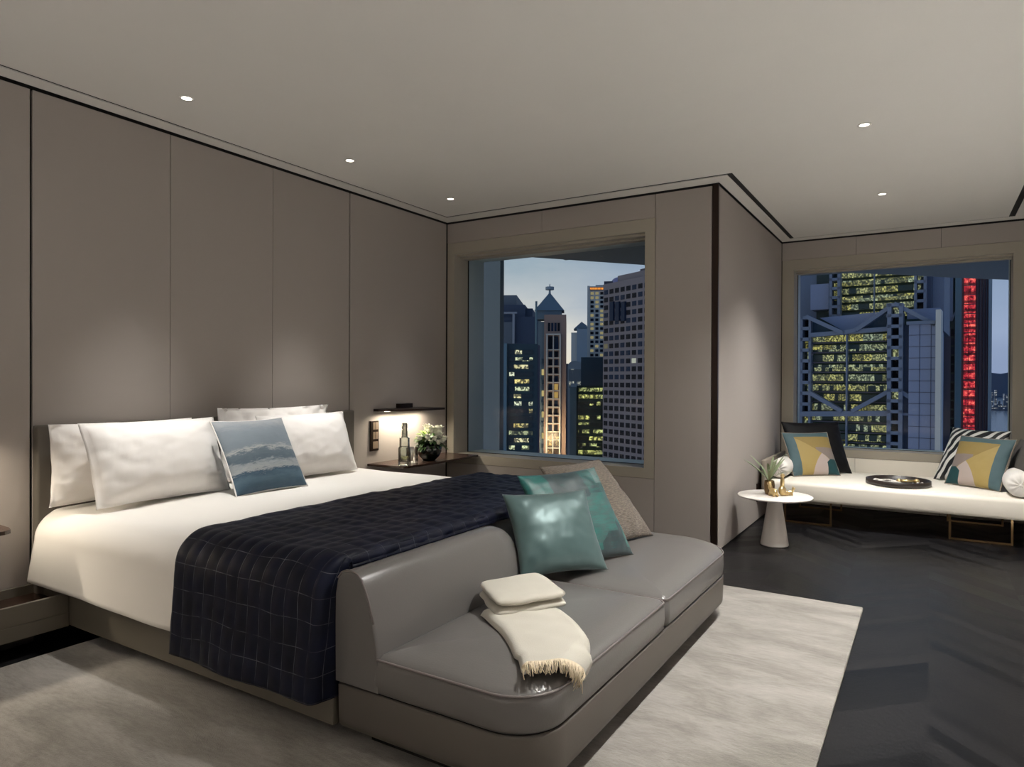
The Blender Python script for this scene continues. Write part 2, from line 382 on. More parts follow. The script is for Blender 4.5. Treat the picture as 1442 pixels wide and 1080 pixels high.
def panel_wall(name, backing, panels, extra=None):
    w = struct(name)
    for bkg in backing: bm = bmesh.new(); box(bm, *bkg); fin('backing', bm, M['black'], w)
    for p in panels: bm = bmesh.new(); box(bm, *p, bev=.002); fin('panel', bm, M['bench'] if name == 'wall_bay_end' and p[5] < 1 else M['wall'], w)  # low bay-end panels ivory: bounce light off the bench put into the colour
    return w
g = .003
ys = [Y0, -.37, .16, .90, 1.631, 2.366, 3.104, 3.831, 5.07]
P = []
for a, b_ in zip(ys, ys[1:]):
    ga = .006 if abs(a-1.631) < .01 or abs(a-3.831) < .01 else .0015
    gb = .006 if abs(b_-1.631) < .01 or abs(b_-3.831) < .01 else .0015
    P.append((XL-.02, XL, a+ga, b_-gb, .01, 2.735))
panel_wall('wall_left', [(XL-.12, XL-.021, Y0, 5.6, 0, 2.9)], P)
# right and back walls (behind or beside the camera)
panel_wall('wall_right', [(XR+.021, XR+.12, Y0, YB+.5, 0, 2.9)], [(XR, XR+.02, a+g, b_-g, .01, 2.735) for a, b_ in ((Y0, .3), (.3, 2.7), (2.7, 5.1), (5.1, 7.585))])
panel_wall('wall_back', [(XL-.1, XR+.1, Y0-.12, Y0-.021, 0, 2.9)], [(a+g, b_-g, Y0-.02, Y0, .01, 2.735) for a, b_ in ((XL, -2.3), (-2.3, -.8), (-.8, XR))])

def window_wall(name, wname, y, xl, xr, ox0, ox1, fx0, fx1, joints, extra_panels, depth):
    """wall at Y=y with an opening ox0..ox1 x .593..2.45; surround fx0..fx1 x .515..2.552"""
    z0, z1, s0, s1 = .593, 2.45, .515, 2.552
    yb = y+depth
    pan = []
    xs = [xl+g]+joints+[fx1]
    for a, b_ in zip(xs, xs[1:]): pan.append((a+.0012, b_-.0012, y, y+.02, s1+.003, 2.735))
    for a, b_ in zip([xl+g, fx1 if len(joints) < 2 else joints[1]], [fx1, fx1]):
        pass
    lj = [xl+g]+([joints[0]] if len(joints) > 1 else [])+([joints[-1]] if len(joints) > 1 else [])+[fx1]
    for a, b_ in zip(lj, lj[1:]): pan.append((a+.0012, b_-.0012, y, y+.02, .01, s0-.004))
    for p in extra_panels: pan.append(p)
    back = [(xl-.1, ox0-.001, y+.0205, yb, 0, 2.9), (ox1+.001, xr-.0215 if xr < 0 else xr+.1, y+.0205, yb, 0, 2.9), (ox0-.001, ox1+.001, y+.0205, yb, 0, z0-.012), (ox0-.001, ox1+.001, y+.0205, yb, z1+.012, 2.9)]
    w = panel_wall(name, back, pan)
    win = struct(wname)
    # surround: picture frame panel with its reveal lining
    bm = bmesh.new(); yg = y+.22
    box(bm, fx0, ox0, y-.001, y+.02, s0, s1); box(bm, ox1, fx1, y-.001, y+.02, s0, s1)
    box(bm, ox0, ox1, y-.001, y+.02, s0, z0); box(bm, ox0, ox1, y-.001, y+.02, z1, s1)
    box(bm, ox0-.012, ox0, y+.02, yg, z0, z1); box(bm, ox1, ox1+.012, y+.02, yg, z0, z1)
    box(bm, ox0-.012, ox1+.012, y+.02, yg, z0-.012, z0); box(bm, ox0-.012, ox1+.012, y+.02, yg, z1, z1+.012)
    fin('window_surround', bm, M['surround'], win)
    bm = bmesh.new(); box(bm, ox0, ox1, y+.05, y+.12, z1-.018, z1); box(bm, ox0, ox1, y+.13, y+.21, z1-.03, z1)
    fin('blind_cassette', bm, M['surround'], win)
    bm = bmesh.new(); d0, d1 = yg, yg+.012
    box(bm, ox0-.004, ox0+.006, d0, d1, z0, z1); box(bm, ox1-.006, ox1+.004, d0, d1, z0, z1); box(bm, ox0, ox1, d0, d1, z1-.02, z1); box(bm, ox0, ox1, d0, d1, z0, z0+.004)
    fin('gasket', bm, M['black'], win)
    bm = bmesh.new()
    box(bm, ox0-.012, ox0+.002, d1, yb, z0-.012, z1+.012); box(bm, ox1-.002, ox1+.012, d1, yb, z0-.012, z1+.012)
    box(bm, ox0, ox1, d1, yb, z0-.012, z0+.002); box(bm, ox0, ox1, d1, yb, z1-.002, z1+.012)
    fin('outer_frame', bm, M['alu'], win)
    bm = bmesh.new(); box(bm, ox0, ox1, yg+.02, yg+.03, z0, z1); fin('window_pane', bm, M['glass'], win)
    return w
window_wall('wall_window_side', 'window_1', YW, XL, XB, -3.777, -1.915, -3.852, -1.832, [-2.845],
            [(-1.829, -1.394, YW, YW+.02, .01, 2.735)], .49)
window_wall('wall_bay_end', 'window_2', YB, XB, XR, -1.222, .632, -1.338, XR-.006, [-.64, .08], [], .40)
# bay side wall: block between window wall and the bay, with black edge trim
w = struct('wall_bay_side')
bm = bmesh.new(); box(bm, XB-.35, XB-.021, YW+.022, YB, 0, 2.9); fin('backing', bm, M['black'], w)
bm = bmesh.new(); box(bm, XB-.02, XB, YW+.03, YB-.004, .01, 2.735, bev=.002); fin('panel', bm, M['wall'], w)
bm = bmesh.new(); box(bm, -1.388, XB+.001, YW-.002, YW+.024, 0, 2.742); tag(fin('trim_1', bm, M['bronze']), kind='structure')

# ceiling: panels with a black reveal slot round the edge
c = struct('ceiling')
bm = bmesh.new(); box(bm, XL-.1, XR+.1, Y0-.1, YB+.1, H+.06, H+.2); fin('backing', bm, M['black'], c)
def cp(x0, x1, y0, y1): bm = bmesh.new(); box(bm, x0, x1, y0, y1, H, H+.06); fin('panel', bm, M['ceiling'], c)
bm = bmesh.new(); prism(bm, [(-3.715, Y0, H), (.583, Y0, H), (.583, 7.43, H), (-1.2, 7.43, H), (-1.2, 4.883, H), (-3.715, 4.883, H)], (0, 0, .06)); fin('panel', bm, M['ceiling'], c)
bm = bmesh.new(); prism(bm, [(XL+.008, Y0, H), (-3.742, Y0, H), (-3.742, 4.922, H), (-1.243, 4.922, H), (-1.243, 7.465, H), (.63, 7.465, H), (.63, Y0, H), (XR-.008, Y0, H), (XR-.008, YB-.008, H), (XB+.008, YB-.008, H), (XB+.008, YW-.008, H), (XL+.008, YW-.008, H)], (0, 0, .06)); fin('border', bm, M['ceiling'], c)

for bx_ in ((-3.742, -3.715, Y0, 4.922), (-3.715, -1.243, 4.883, 4.922), (-1.243, -1.2, 4.883, 7.465), (-1.2, .583, 7.43, 7.465), (.583, .63, Y0, 7.465), (XL, XL+.008, Y0, YW), (XL+.008, XB+.008, YW-.008, YW), (XB, XB+.008, YW, YB), (XB+.008, XR-.008, YB-.008, YB)):
    bm = bmesh.new(); box(bm, bx_[0], bx_[1], bx_[2], bx_[3], H+.006, H+.059); fin('reveal_slot', bm, M['black'], c)

# rug
bm = bmesh.new(); ringsolid(bm, [[(x, y, z) for x, y in rrect(-3.45, -.313, -1.2, 4.262, (.01,)*4, i)] for i, z in ((0, .001), (0, .012), (.004, .016), (.012, .017))])
tag(fin('rug', bm, M['rug']), 'large silvery beige mottled silk rug lying on the black floor under the bed', 'rug')

# ------------------------------------------------------------------ downlights
def spot(name, loc, power, angle, blend, col=(1, .975, .93), size=.04, parent=None):
    l = bpy.data.lights.new(name, 'SPOT'); l.energy = power; l.spot_size = math.radians(angle); l.spot_blend = blend; l.color = col; l.shadow_soft_size = size
    o = bpy.data.objects.new(name, l); COL.objects.link(o)
    if parent: o.parent = parent
    o.location = loc; return o
def area(name, loc, rot, sx, sy, power, col=(1, .93, .84), spread=180):
    l = bpy.data.lights.new(name, 'AREA'); l.shape = 'RECTANGLE'; l.size = sx; l.size_y = sy; l.energy = power; l.color = col; l.spread = math.radians(spread)
    o = bpy.data.objects.new(name, l); COL.objects.link(o); o.location = loc; o.rotation_euler = rot; return o
DL = [(-3.32, 2.122, 'nearest of the three over the bed', 26), (-3.32, 3.293, 'middle one of the three over the bed', 26), (-3.32, 4.413, 'farthest of the three over the bed', 12),
      (-.33, 4.356, 'nearer of the two on the right', 60), (-.33, 6.035, 'over the window bench', 72),
      (-3.32, .95, None, 1), (-.33, 2.68, None, 70), (-.33, .95, None, 6)]
for x, y, s, pw in DL:
    pw *= 6.0 if x < -1 else 4.6
    t = thing('downlight', 'small round lit ceiling downlight, '+(s or 'behind the camera'), 'ceiling light', (x, y, H), 'recessed ceiling downlights')
    bm = bmesh.new(); lathe(bm, [(.026, 0), (.037, 0), (.038, -.003), (.026, -.003), (.026, 0)], (x, y, H), 28); fin('trim_ring', bm, M['ceiling'], t, True)
    bm = bmesh.new(); lathe(bm, [(0, -.0015), (.0265, -.0015)], (x, y, H), 24); fin('lens', bm, M['lens'], t)
    spot('downlight_beam', (0, 0, -.01), pw, 56 if x < -1 else 112, 1., parent=t)

# ------------------------------------------------------------------ bed
bed = thing('bed', 'large low bed with taupe leather base and dark headboard against the panelled wall', 'bed', (-2.75, 2.73, 0))
bm = bmesh.new(); box(bm, -3.857, -3.80, 1.634, 3.828, .06, 1.043, bev=.012); fin('headboard', bm, M['head'], bed, True)
bm = bmesh.new(); box(bm, -3.799, -1.745, 1.66, 3.80, .085, .275, bev=.006); fin('bed_base', bm, M['base'], bed)
bm = bmesh.new(); box(bm, -3.74, -1.85, 1.80, 3.66, .018, .085); fin('plinth', bm, M['black'], bed)
bm = bmesh.new(); box(bm, -3.79, -1.90, 1.72, 3.74, .276, .55, bev=.06); fin('mattress', bm, M['linen'], bed, True)

def drape(X, Y, zt, x1, y0, y1, r, sx=1., flare=.1):
    dx = max(0., X-x1)*1.; dy = (Y-y1) if Y > y1 else (Y-y0 if Y < y0 else 0.)
    d = math.hypot(dx, dy); bx, by = min(X, x1), min(max(Y, y0), y1)
    if d < 1e-9: return Vector((bx, by, zt))
    if sx < 0:
        dd = abs(dy) if dy else 0.; dd = math.hypot(dd, dx*.6); q = r*PI/2
        if dy and abs(dy) > .02: dd = math.hypot(abs(dy), dx*.35)
        if dd < q: e = r*math.sin(dd/r); dr = r*(1-math.cos(dd/r))
        else: e = r+(dd-q)*flare; dr = r+(dd-q)
        sg = (1 if dy > 0 else -1) if dy else 0
        ey = e*(abs(dy)/dd if dd else 0)
        wi = min(1, abs(dy)/.14); wi = wi*wi*(3-2*wi)
        return Vector((bx-sx*(1-math.exp(-dx/.05)), by+sg*ey-sg*wi*max(0, dx-.045)*.9, zt-dr))
    q = r*PI/2
    if d < q: e = r*math.sin(d/r); dr = r*(1-math.cos(d/r))
    else: e = r+(d-q)*flare; dr = r+(d-q)
    return Vector((bx+dx/d*e*sx, by+dy/d*e, zt-dr))
def duvet_f(u, v):
    X = -3.80+u*1.90; Y = 1.335+v*2.79
    p = drape(X, Y, .63, 9, 1.76, 3.70, .14, .9, .16)
    p.z -= .012*max(0, (1-(abs(Y-2.73)/1.0)**2))*0
    if Y > 1.7 and Y < 3.75: p.z += .006*noise.noise(Vector((X*2.2, Y*2.2, 0)))-.014*max(0, 1-abs(Y-1.76)/.35)-.014*max(0, 1-abs(Y-3.7)/.35)
    else:
        k = min(1, max(0, (.5-p.z)/.2)); p.y += (.014*noise.noise(Vector((X*3.1, 2, p.z*1.5))))*k
        p.z -= .014
    if Y < 1.76 and X < -3.4: p.x -= 0
    return p
bm = bmesh.new(); grid_surface(bm, duvet_f, 110, 150)
o = fin('duvet', bm, M['duvet'], None, True); tag(o, 'smooth white duvet spread over the bed with a hem hanging down the near side', 'duvet')
md = o.modifiers.new('t', 'SOLIDIFY'); md.thickness = .012; md.offset = -1

# navy quilted throw
CW, CL = .066, .088
TX0, TX1 = -2.575, -1.62
TY0, TY1 = 1.205, 4.25
def throw_cell(u, v):
    X = TX0+u*(TX1-TX0); Y = TY0+v*(TY1-TY0)
    return ((X-TX0)/CW+.22*noise.noise(Vector((X*4, Y*5, 7))), (Y-TY0)/CL+.20*noise.noise(Vector((X*5, Y*4, 17))))
def throw_f(u, v):
    X = TX0+u*(TX1-TX0); Y = TY0+v*(TY1-TY0)
    X0 = X
    # slightly skewed, hand laid edges
    X += .02*math.sin(Y*1.7+.4)*(1-u)
    a, b_ = throw_cell(u, v)
    fa, fb = a % 1, b_ % 1
    puff = (min(fa, 1-fa)*2)**.6*(min(fb, 1-fb)*2)**.6
    e = .0008; k0 = min(1, max(0, (1.70-Y)/.2))
    f0 = drape(X, Y, .652, -1.80, 1.745, 3.715, .135, -.055, .10)
    fx = drape(X+e, Y, .652, -1.80, 1.745, 3.715, .135, -.055, .10)-f0
    fy = drape(X, Y+e, .652, -1.80, 1.745, 3.715, .135, -.055, .10)-f0
    n = fx.cross(fy); n = n.normalized() if n.length > 1e-9 else Vector((0, 0, 1))
    wob = (noise.noise(Vector((X*11, Y*11, 1)))*.007+noise.noise(Vector((X*3, Y*2.5, 4)))*.006)*(1-.7*k0)
    q = f0+n*(puff*.006+wob+.002)
    k = min(1, max(0, (.45-f0.z)/.25))
    if Y < 1.7: q.y += (.006*math.sin(X*15)+.006*math.sin(X*7+1))*k
    return q
bm = bmesh.new(); NU = int(round((TX1-TX0)/CW*7)); NV = int(round((TY1-TY0)/CL*7))
grid_surface(bm, throw_f, NU, NV, throw_cell)
o = fin('bed_throw', bm, M['quilt'], None, True); tag(o, 'dark navy quilted throw with small stitched squares laid across the foot of the bed', 'throw')
md = o.modifiers.new('t', 'SOLIDIFY'); md.thickness = .01; md.offset = 1

# ------------------------------------------------------------------ pillows
def pillow(name, m, B, yaw, tilt, w, h, t, label, cat='cushion', group=None, pinch=.07, flange=0., wr=.006, n=40, seed=0, sag=0., piping=None, roll=0., zoff=.0):
    yw, tl = math.radians(yaw), math.radians(tilt)
    a = Vector((math.cos(yw), math.sin(yw), 0)); nn = Vector((math.sin(yw), -math.cos(yw), 0))
    up = Vector((0, 0, 1))*math.cos(tl)-nn*math.sin(tl); nf = nn*math.cos(tl)+Vector((0, 0, 1))*math.sin(tl)
    if roll: 
        rr = Matrix.Rotation(math.radians(roll), 3, nf); a = rr @ a; up = rr @ up
    Bv = Vector(B)+Vector((0, 0, zoff)); ctr = Bv+up*h/2
    bm = bmesh.new(); uvl = bm.loops.layers.uv.verify(); V = {}
    fl = 1-flange
    def pt(i, j, s):
        u = -1+2*i/n; v = -1+2*j/n
        # denser towards the edges
        u = math.sin(u*PI/2)*.35+u*.65; v = math.sin(v*PI/2)*.35+v*.65
        x = u*w/2*(1-pinch*(1-v*v)*abs(u)); y = v*h/2*(1-pinch*(1-u*u)*abs(v))
        fu = min(1, abs(u)/(1-flange*.5 if flange else 1)); fv = min(1, abs(v)/(1-flange if flange else 1))
        th = t/2*max(0, (1-fu**2.6))**.55*max(0, (1-fv**2.6))**.55
        if flange: th = max(th, .003)
        lower = 1+sag*(-v)
        th *= lower
        # wrinkles radiate from corners and edges
        e = max(abs(u), abs(v))
        ww = wr*(noise.noise(Vector((x*14+seed*3, y*14, s*2+seed)))*(.4+e)+.6*noise.noise(Vector((x*30, y*30+seed, s*3))))
        cu = min((1-abs(u)), (1-abs(v))); ww *= min(1, cu*8+(.25 if flange else 0))
        z = s*th+ww
        if flange and (abs(u) > fl+.02 or abs(v) > fl+.02): z += .018*noise.noise(Vector((x*8+seed, y*8, 3)))
        return ctr+a*x+up*y+nf*z
    for i in range(n+1):
        for j in range(n+1):
            edge = i in (0, n) or j in (0, n)
            p = pt(i, j, 1); V[i, j, 1] = bm.verts.new(p)
            V[i, j, -1] = V[i, j, 1] if edge else bm.verts.new(pt(i, j, -1))
    for i in range(n):
        for j in range(n):
            for s in (1, -1):
                idx = [(i, j), (i+1, j), (i+1, j+1), (i, j+1)]
                if s == -1: idx = idx[::-1]
                f = bm.faces.new([V[q[0], q[1], s] for q in idx])
                for l, q in zip(f.loops, idx): l[uvl].uv = (q[0]/n, q[1]/n)
    if piping:
        o = thing(name, label, cat, tuple(ctr), group)
        rim = [V[i, 0, 1].co.copy() for i in range(n)]+[V[n, j, 1].co.copy() for j in range(n)]+[V[i, n, 1].co.copy() for i in range(n, 0, -1)]+[V[0, j, 1].co.copy() for j in range(n, 0, -1)]
        fin('cushion_cover', bm, m, o, True)
        b2 = bmesh.new(); tube(b2, rim, .0045, 6, closed=True); fin('piping', b2, piping, o, True)
        return o
    o = fin(name, bm, m, None, True)
    tag(o, label, cat, group); return o

pg = 'white pillows on the bed'
pillow('pillow', M['linen'], (-3.735, 2.045, .635), 90, 2, .78, .415, .12, 'thin white pillow upright against the headboard, behind the nearest plump pillow', 'pillow', pg, .04, .05, .010, seed=1)
pillow('pillow', M['linen'], (-3.475, 2.125, .635), 90.5, 22, .76, .452, .24, 'plump white pillow at the near side of the bed, left of the blue cushion', 'pillow', pg, .04, .06, .008, seed=2)
pillow('pillow', M['linen'], (-3.735, 3.05, .635), 90, 2, .90, .465, .12, 'creased white pillow against the headboard rising behind the blue cushion', 'pillow', pg, .05, .05, .022, seed=3)
pillow('pillow', M['linen'], (-3.50, 3.18, .635), 90.5, 20, .76, .44, .22, 'plump white pillow at the window side of the bed, right of the blue cushion', 'pillow', pg, .04, .06, .008, seed=4)
pillow('cushion', M['sea'], (-3.235, 2.614, .632), 90.5, 30, .50, .47, .13, 'square cushion printed like a blue and grey sea, leaning on the white pillows', 'cushion', None, .05, 0, .004, seed=5, piping=M['linen'])

# ------------------------------------------------------------------ sofa bench at the foot of the bed
sofa = thing('sofa', 'low taupe grey leather bench sofa with half backrest at the foot of the bed', 'sofa', (-1.33, 2.75, 0))
SX0, SX1, SY0, SY1, SM = -1.733, -.934, 1.66, 3.93, 2.755
bm = bmesh.new()
rad = (.02, .17, .30, .06)
ringsolid(bm, [[(x, y, z) for x, y in rrect(SX0, SX1, SY0, SY1, rad, i, 12)] for i, z in ((.03, .086), (.012, .09), (.004, .10), (.002, .12), (.0, .232), (.003, .238))]); fin('sofa_base', bm, M['leather_base_shaded'], sofa, True)
bm = bmesh.new(); box(bm, -1.66, -1.02, 1.76, 3.72, .018, .086); fin('plinth', bm, M['black'], sofa)
bm = bmesh.new(); ringsolid(bm, [[(x, y, z) for x, y in rrect(SX0, SX1, SY0, SY1, rad, .012, 12)] for z in (.236, .2445)]); fin('shadow_gap', bm, M['black'], sofa)
def seat(x0, x1, y0, y1, rad, crown):
    rings = []
    prof = [(.01, .243), (.002, .250), (-.002, .29), (.0, .335), (.004, .352), (.014, .362), (.03, .370), (.06, .379), (.11, .379+crown*.5), (.18, .379+crown*.8), (.26, .379+crown*.95), (.33, .379+crown)]
    for i, z in prof:
        i2 = min(i, (min(x1-x0, y1-y0)/2)-.02)
        rings.append([(x, y, z) for x, y in rrect(x0, x1, y0, y1, rad, i2, 12)])
    bm = bmesh.new(); ringsolid(bm, rings); c = fin('seat_cushion', bm, M['leather'], sofa, True)
    b2 = bmesh.new(); tube(b2, [(x, y, .356) for x, y in rrect(x0, x1, y0, y1, rad, .003, 12)], .0042, 6, closed=True); fin('piping', b2, M['piping'], c, True)
seat(-1.565, SX1, SY0, SM-.004, (.02, .17, .035, .02), .02)
seat(SX0, SX1, SM+.004, SY1, (.05, .035, .30, .12), .02)
# backrest: section swept along y, its far end rounded down
sec = [(-1.733, .247), (-1.735, .45), (-1.733, .555), (-1.724, .60), (-1.706, .622), (-1.685, .631), (-1.660, .632), (-1.636, .625), (-1.616, .607), (-1.598, .575), (-1.582, .538), (-1.562, .47), (-1.545, .40), (-1.536, .33), (-1.533, .247)]
rings = []
for y, kz, kx in [(1.660, .985, .97), (1.664, .995, .99), (1.672, 1, 1), (2.0, 1, 1), (2.3, 1, 1), (2.48, 1, 1)]+[(2.48+.26*math.sin(a), .247/.63+(1-.247/.63)*math.cos(a)**.7 if a < 1.5 else .42, .55+.45*math.cos(a)) for a in (.2, .4, .6, .8, 1., 1.2, 1.35, 1.45)]:
    rings.append([(-1.735+(x+1.735)*kx, y, .247+(z-.247)*((kz*.63-.247)/(.63-.247))) for x, z in sec])
bm = bmesh.new(); ringsolid(bm, rings)
br = fin('backrest', bm, M['leather'], sofa, True)
bm = bmesh.new(); tube(bm, [(x+.0, 1.662, z+.001) for x, z in sec[3:12]], .004, 6); fin('piping', bm, M['piping'], br, True)
for f in br.data.polygons:
    if abs(f.normal.y) > .9: f.use_smooth = False

# cushions on the sofa
pillow('cushion', M['taupe_tex'], (-1.40, 3.44, .40), 76.9, 44, .545, .56, .15, 'woven taupe cushion lying back farthest from the towel on the sofa', 'cushion', None, .06, 0, .006, seed=6)
pillow('cushion', M['tealprint'], (-1.365, 2.99, .40), 70.5, 34, .54, .50, .14, 'teal and grey brush-printed cushion between the satin and the woven ones', 'cushion', None, .06, 0, .006, seed=7)
pillow('cushion', M['silverteal'], (-1.40, 2.735, .40), 54.5, 33, .445, .41, .15, 'silvery teal satin cushion in front of the others on the sofa', 'cushion', None, .08, 0, .004, seed=8)

# folded cream blanket
def seat_z(X, Y):
    p = drape(X, Y, .405, -.985, 1.73, 9, .05, 1., .02); return p
bl = thing('blanket', 'folded cream wool throw with fringed end lying over the front of the sofa seat', 'blanket', (-1.25, 2.1, .4))
A0, A1, A2, A3 = Vector((-1.42, 2.08)), Vector((-1.17, 2.26)), Vector((-.885, 1.93)), Vector((-1.05, 1.735))
def bl_f(off):
    def f(u, v):
        c0 = A0.lerp(A3, u); c1 = A1.lerp(A2, u); q = c0.lerp(c1, v)
        side = Vector((.25, .18)).normalized()
        q = q+side*(.03*math.sin(u*PI)*(1 if True else 0))
        p = seat_z(q.x, q.y)
        ed = min(v, 1-v); 
        p.z += off*min(1, (ed*14))**.5+.004*noise.noise(Vector((q.x*12, q.y*12, 0)))
        if u > .8: p.x += off*.6
        return p
    return f
bm = bmesh.new(); grid_surface(bm, bl_f(.024), 34, 24); o = fin('hanging_fold', bm, M['blanket'], bl, True); md = o.modifiers.new('t', 'SOLIDIFY'); md.thickness = .014; md.offset = -1
# upper folded bundle
def bundle(corn, z0, th, layers):
    for k in range(layers):
        bm = bmesh.new(); zz = z0+k*th
        s = 1-.02*k
        cen = sum((Vector(c) for c in corn), Vector((0, 0)))/4
        cs = [cen+(Vector(c)-cen)*s for c in corn]
        n = 22; V = {}
        def P_(i, j, sg):
            u, v = i/n, j/n; q = cs[0].lerp(cs[1], u).lerp(cs[3].lerp(cs[2], u), v)
            ex = (1-(2*u-1)**6)**.5*(1-(2*v-1)**6)**.5
            q = cen+(q-cen)*(1-.09*abs(2*u-1)**4*abs(2*v-1)**4)+Vector((.006*noise.noise(Vector((u*4, v*4, k))), .006*noise.noise(Vector((u*4, v*4, k+9)))))
            return Vector((q.x, q.y, zz+th/2+sg*th*.52*ex+.006*noise.noise(Vector((q.x*9, q.y*9, k*3)))))
        for i in range(n+1):
            for j in range(n+1):
                V[i, j, 1] = bm.verts.new(P_(i, j, 1)); V[i, j, -1] = V[i, j, 1] if i in (0, n) or j in (0, n) else bm.verts.new(P_(i, j, -1))
        for i in range(n):
            for j in range(n):
                bm.faces.new((V[i, j, 1], V[i+1, j, 1], V[i+1, j+1, 1], V[i, j+1, 1])); bm.faces.new((V[i, j, -1], V[i, j+1, -1], V[i+1, j+1, -1], V[i+1, j, -1]))
        fin('folded_layer', bm, M['blanket'], bl, True)
bundle([(-1.545, 2.235), (-1.40, 2.50), (-1.155, 2.30), (-1.33, 2.04)], .415, .034, 2)
bm = bmesh.new(); rnd = random.Random(3)
ff = bl_f(.024)
for k in range(110):
    v = .01+.98*k/109; p0 = ff(.985, v)+Vector((0, 0, .002)); d = (ff(1., v)-ff(.93, v)).normalized()
    L_ = .035+.02*rnd.random()
    p1 = p0+d*L_*.5+Vector((rnd.uniform(-.006, .006), rnd.uniform(-.006, .006), .002)); p2 = p0+d*L_+Vector((rnd.uniform(-.012, .012), rnd.uniform(-.012, .012), -.014+rnd.uniform(-.006, .004)))
    tube(bm, [p0, p1, p2], .0028, 4, r1=.0012)
fr_o = fin('fringe', bm, M['fringe'], bl, True); tag(fr_o, kind='stuff')

# ------------------------------------------------------------------ bedside shelves, both sides
def shelf_upper(y0, y1, label, tip):
    t = thing('wall_shelf', label, 'shelf', (XL, (y0+y1)/2, 1.03), 'thin bronze lit wall shelves')
    pts = [(XL+.001, y0+.0), (XL+.05, y0+.002), (XL+.17, y0+.10) if tip > 0 else (XL+.25, y0+.002), (XL+.24, y0+.30) if tip > 0 else (XL+.25, y0+.3), (XL+.25, (y0+y1)/2)]
    pts += [(XL+.25, y1-.3), (XL+.25, y1-.002) if tip > 0 else (XL+.17, y1-.10), (XL+.05, y1-.002), (XL+.001, y1)]
    bm = bmesh.new(); prism(bm, [(x, y, 1.022) for x, y in pts], (0, 0, .018)); fin('shelf_board', bm, M['bronze'], t)
    bm = bmesh.new(); box(bm, XL+.09, XL+.11, y0+.03, y1-.03, 1.0205, 1.0225); fin('light_strip', bm, M['lens'], t)
    area('shelf_strip_light', (XL+.10, (y0+y1)/2, 1.012), (0, 0, 0), .05, (y1-y0)*.92, 6.2 if tip > 0 else 11., (1, .88, .70), 160)
    return t
shelf_upper(4.10, 4.73, 'thin dark bronze wall shelf lit from below beside the window, above the flowers', 1)
def shelf_lower(y0, y1, s, label):
    t = thing('bedside_shelf', label, 'shelf', (XL, (y0+y1)/2, .59), 'dark wooden bedside shelves')
    pts = [(XL+.001, y0), (XL+.30, y0+.015), (XL+.355, y0+.03), (XL+.375, y0+.06), (XL+.39, y0+.35), (XL+.385, y1-.26), (XL+.37, y1), (XL+.001, y1)]
    if s < 0: ym = (y0+y1)/2; pts = [(x, 2*ym-y) for x, y in pts]
    bm = bmesh.new(); prism(bm, [(x, y, .585) for x, y in pts], (0, 0, .017)); fin('shelf_board', bm, M['darkwood'], t)
shelf_lower(4.03, 5.07, 1, 'dark glossy wooden bedside shelf under the flowers and carafe, by the window')
shelf_lower(.40, 1.43, -1, 'dark wooden bedside shelf whose pointed tip enters at the left edge')
shelf_upper(.50, 1.38, 'thin bronze wall shelf lit from below beyond the left edge', -1)
bm = bmesh.new(); box(bm, XL+.001, XL+.05, 4.372, 4.535, 1.041, 1.078, bev=.003); tag(fin('reading_light_block', bm, M['bronze']), 'small dark bronze block on top of the lit wall shelf', 'block')
# switch panel
sw = thing('switch_panel', 'tall dark bronze switch panel with three plates on the wall beside the bed', 'switch panel', (XL, 4.10, .82))
bm = bmesh.new(); box(bm, XL, XL+.014, 4.055, 4.150, .700, .945, bev=.003); fin('cover_plate', bm, M['bronze'], sw)
for k in range(3):
    z = .715+k*.078
    for j in ((0, 1) if k else (0,)):
        bm = bmesh.new(); a = 4.080+j*.032; box(bm, XL+.0142, XL+.017, a, a+(.026 if k else .058), z+.004, z+.062, bev=.001); fin('switch_button', bm, M['button'], sw)
# socket on the bay side wall
bm = bmesh.new(); box(bm, XB, XB+.012, 6.42, 6.52, .18, .345, bev=.003); tag(fin('wall_socket', bm, M['bronze']), 'dark upright socket plate on the bay wall behind the side table', 'socket')

# carafe, tumbler, flower bowl
cx, cy, cz = -3.545, 4.12, .6025
t = thing('carafe', 'tall smoked glass water carafe on the dark bedside shelf', 'carafe', (cx, cy, cz))
bm = bmesh.new(); lathe(bm, [(0, 0), (.048, 0), (.05, .004), (.05, .135), (.046, .145), (.036, .150), (.036, .147), (.045, .141), (.047, .13), (.047, .03), (0, .03)], (cx, cy, cz), 32); fin('carafe_body', bm, M['smoke'], t, True)
bm = bmesh.new(); lathe(bm, [(.041, .147), (.041, .215), (.036, .222), (.023, .224), (.023, .335), (.021, .335), (.021, .226), (.034, .219), (.038, .213), (.038, .147)], (cx, cy, cz), 32); fin('carafe_neck', bm, M['clear'], t, True)
bm = bmesh.new(); rnd = random.Random(5)
for k in range(16):
    a = rnd.uniform(0, 2*PI); r_ = rnd.uniform(0, .03); bmesh.ops.create_icosphere(bm, subdivisions=2, radius=rnd.uniform(.008, .013), matrix=Matrix.Translation((cx+r_*math.cos(a), cy+r_*math.sin(a), cz+.042+rnd.uniform(0, .02))))
tag(fin('pebbles', bm, M['stone'], t, True), kind='stuff')
gx, gy = -3.62, 4.30
bm = bmesh.new(); lathe(bm, [(0, 0), (.046, 0), (.05, .005), (.05, .125), (.048, .125), (.047, .012), (0, .01)], (gx, gy, cz), 28); tag(fin('tumbler', bm, M['clear'], None, True), 'clear glass tumbler on the shelf between carafe and flower bowl', 'glass')
fx_, fy_ = -3.60, 4.50
t = thing('flower_bowl', 'round dark green glass bowl filled with white flowers and leaves on the bedside shelf', 'flower arrangement', (fx_, fy_, cz))
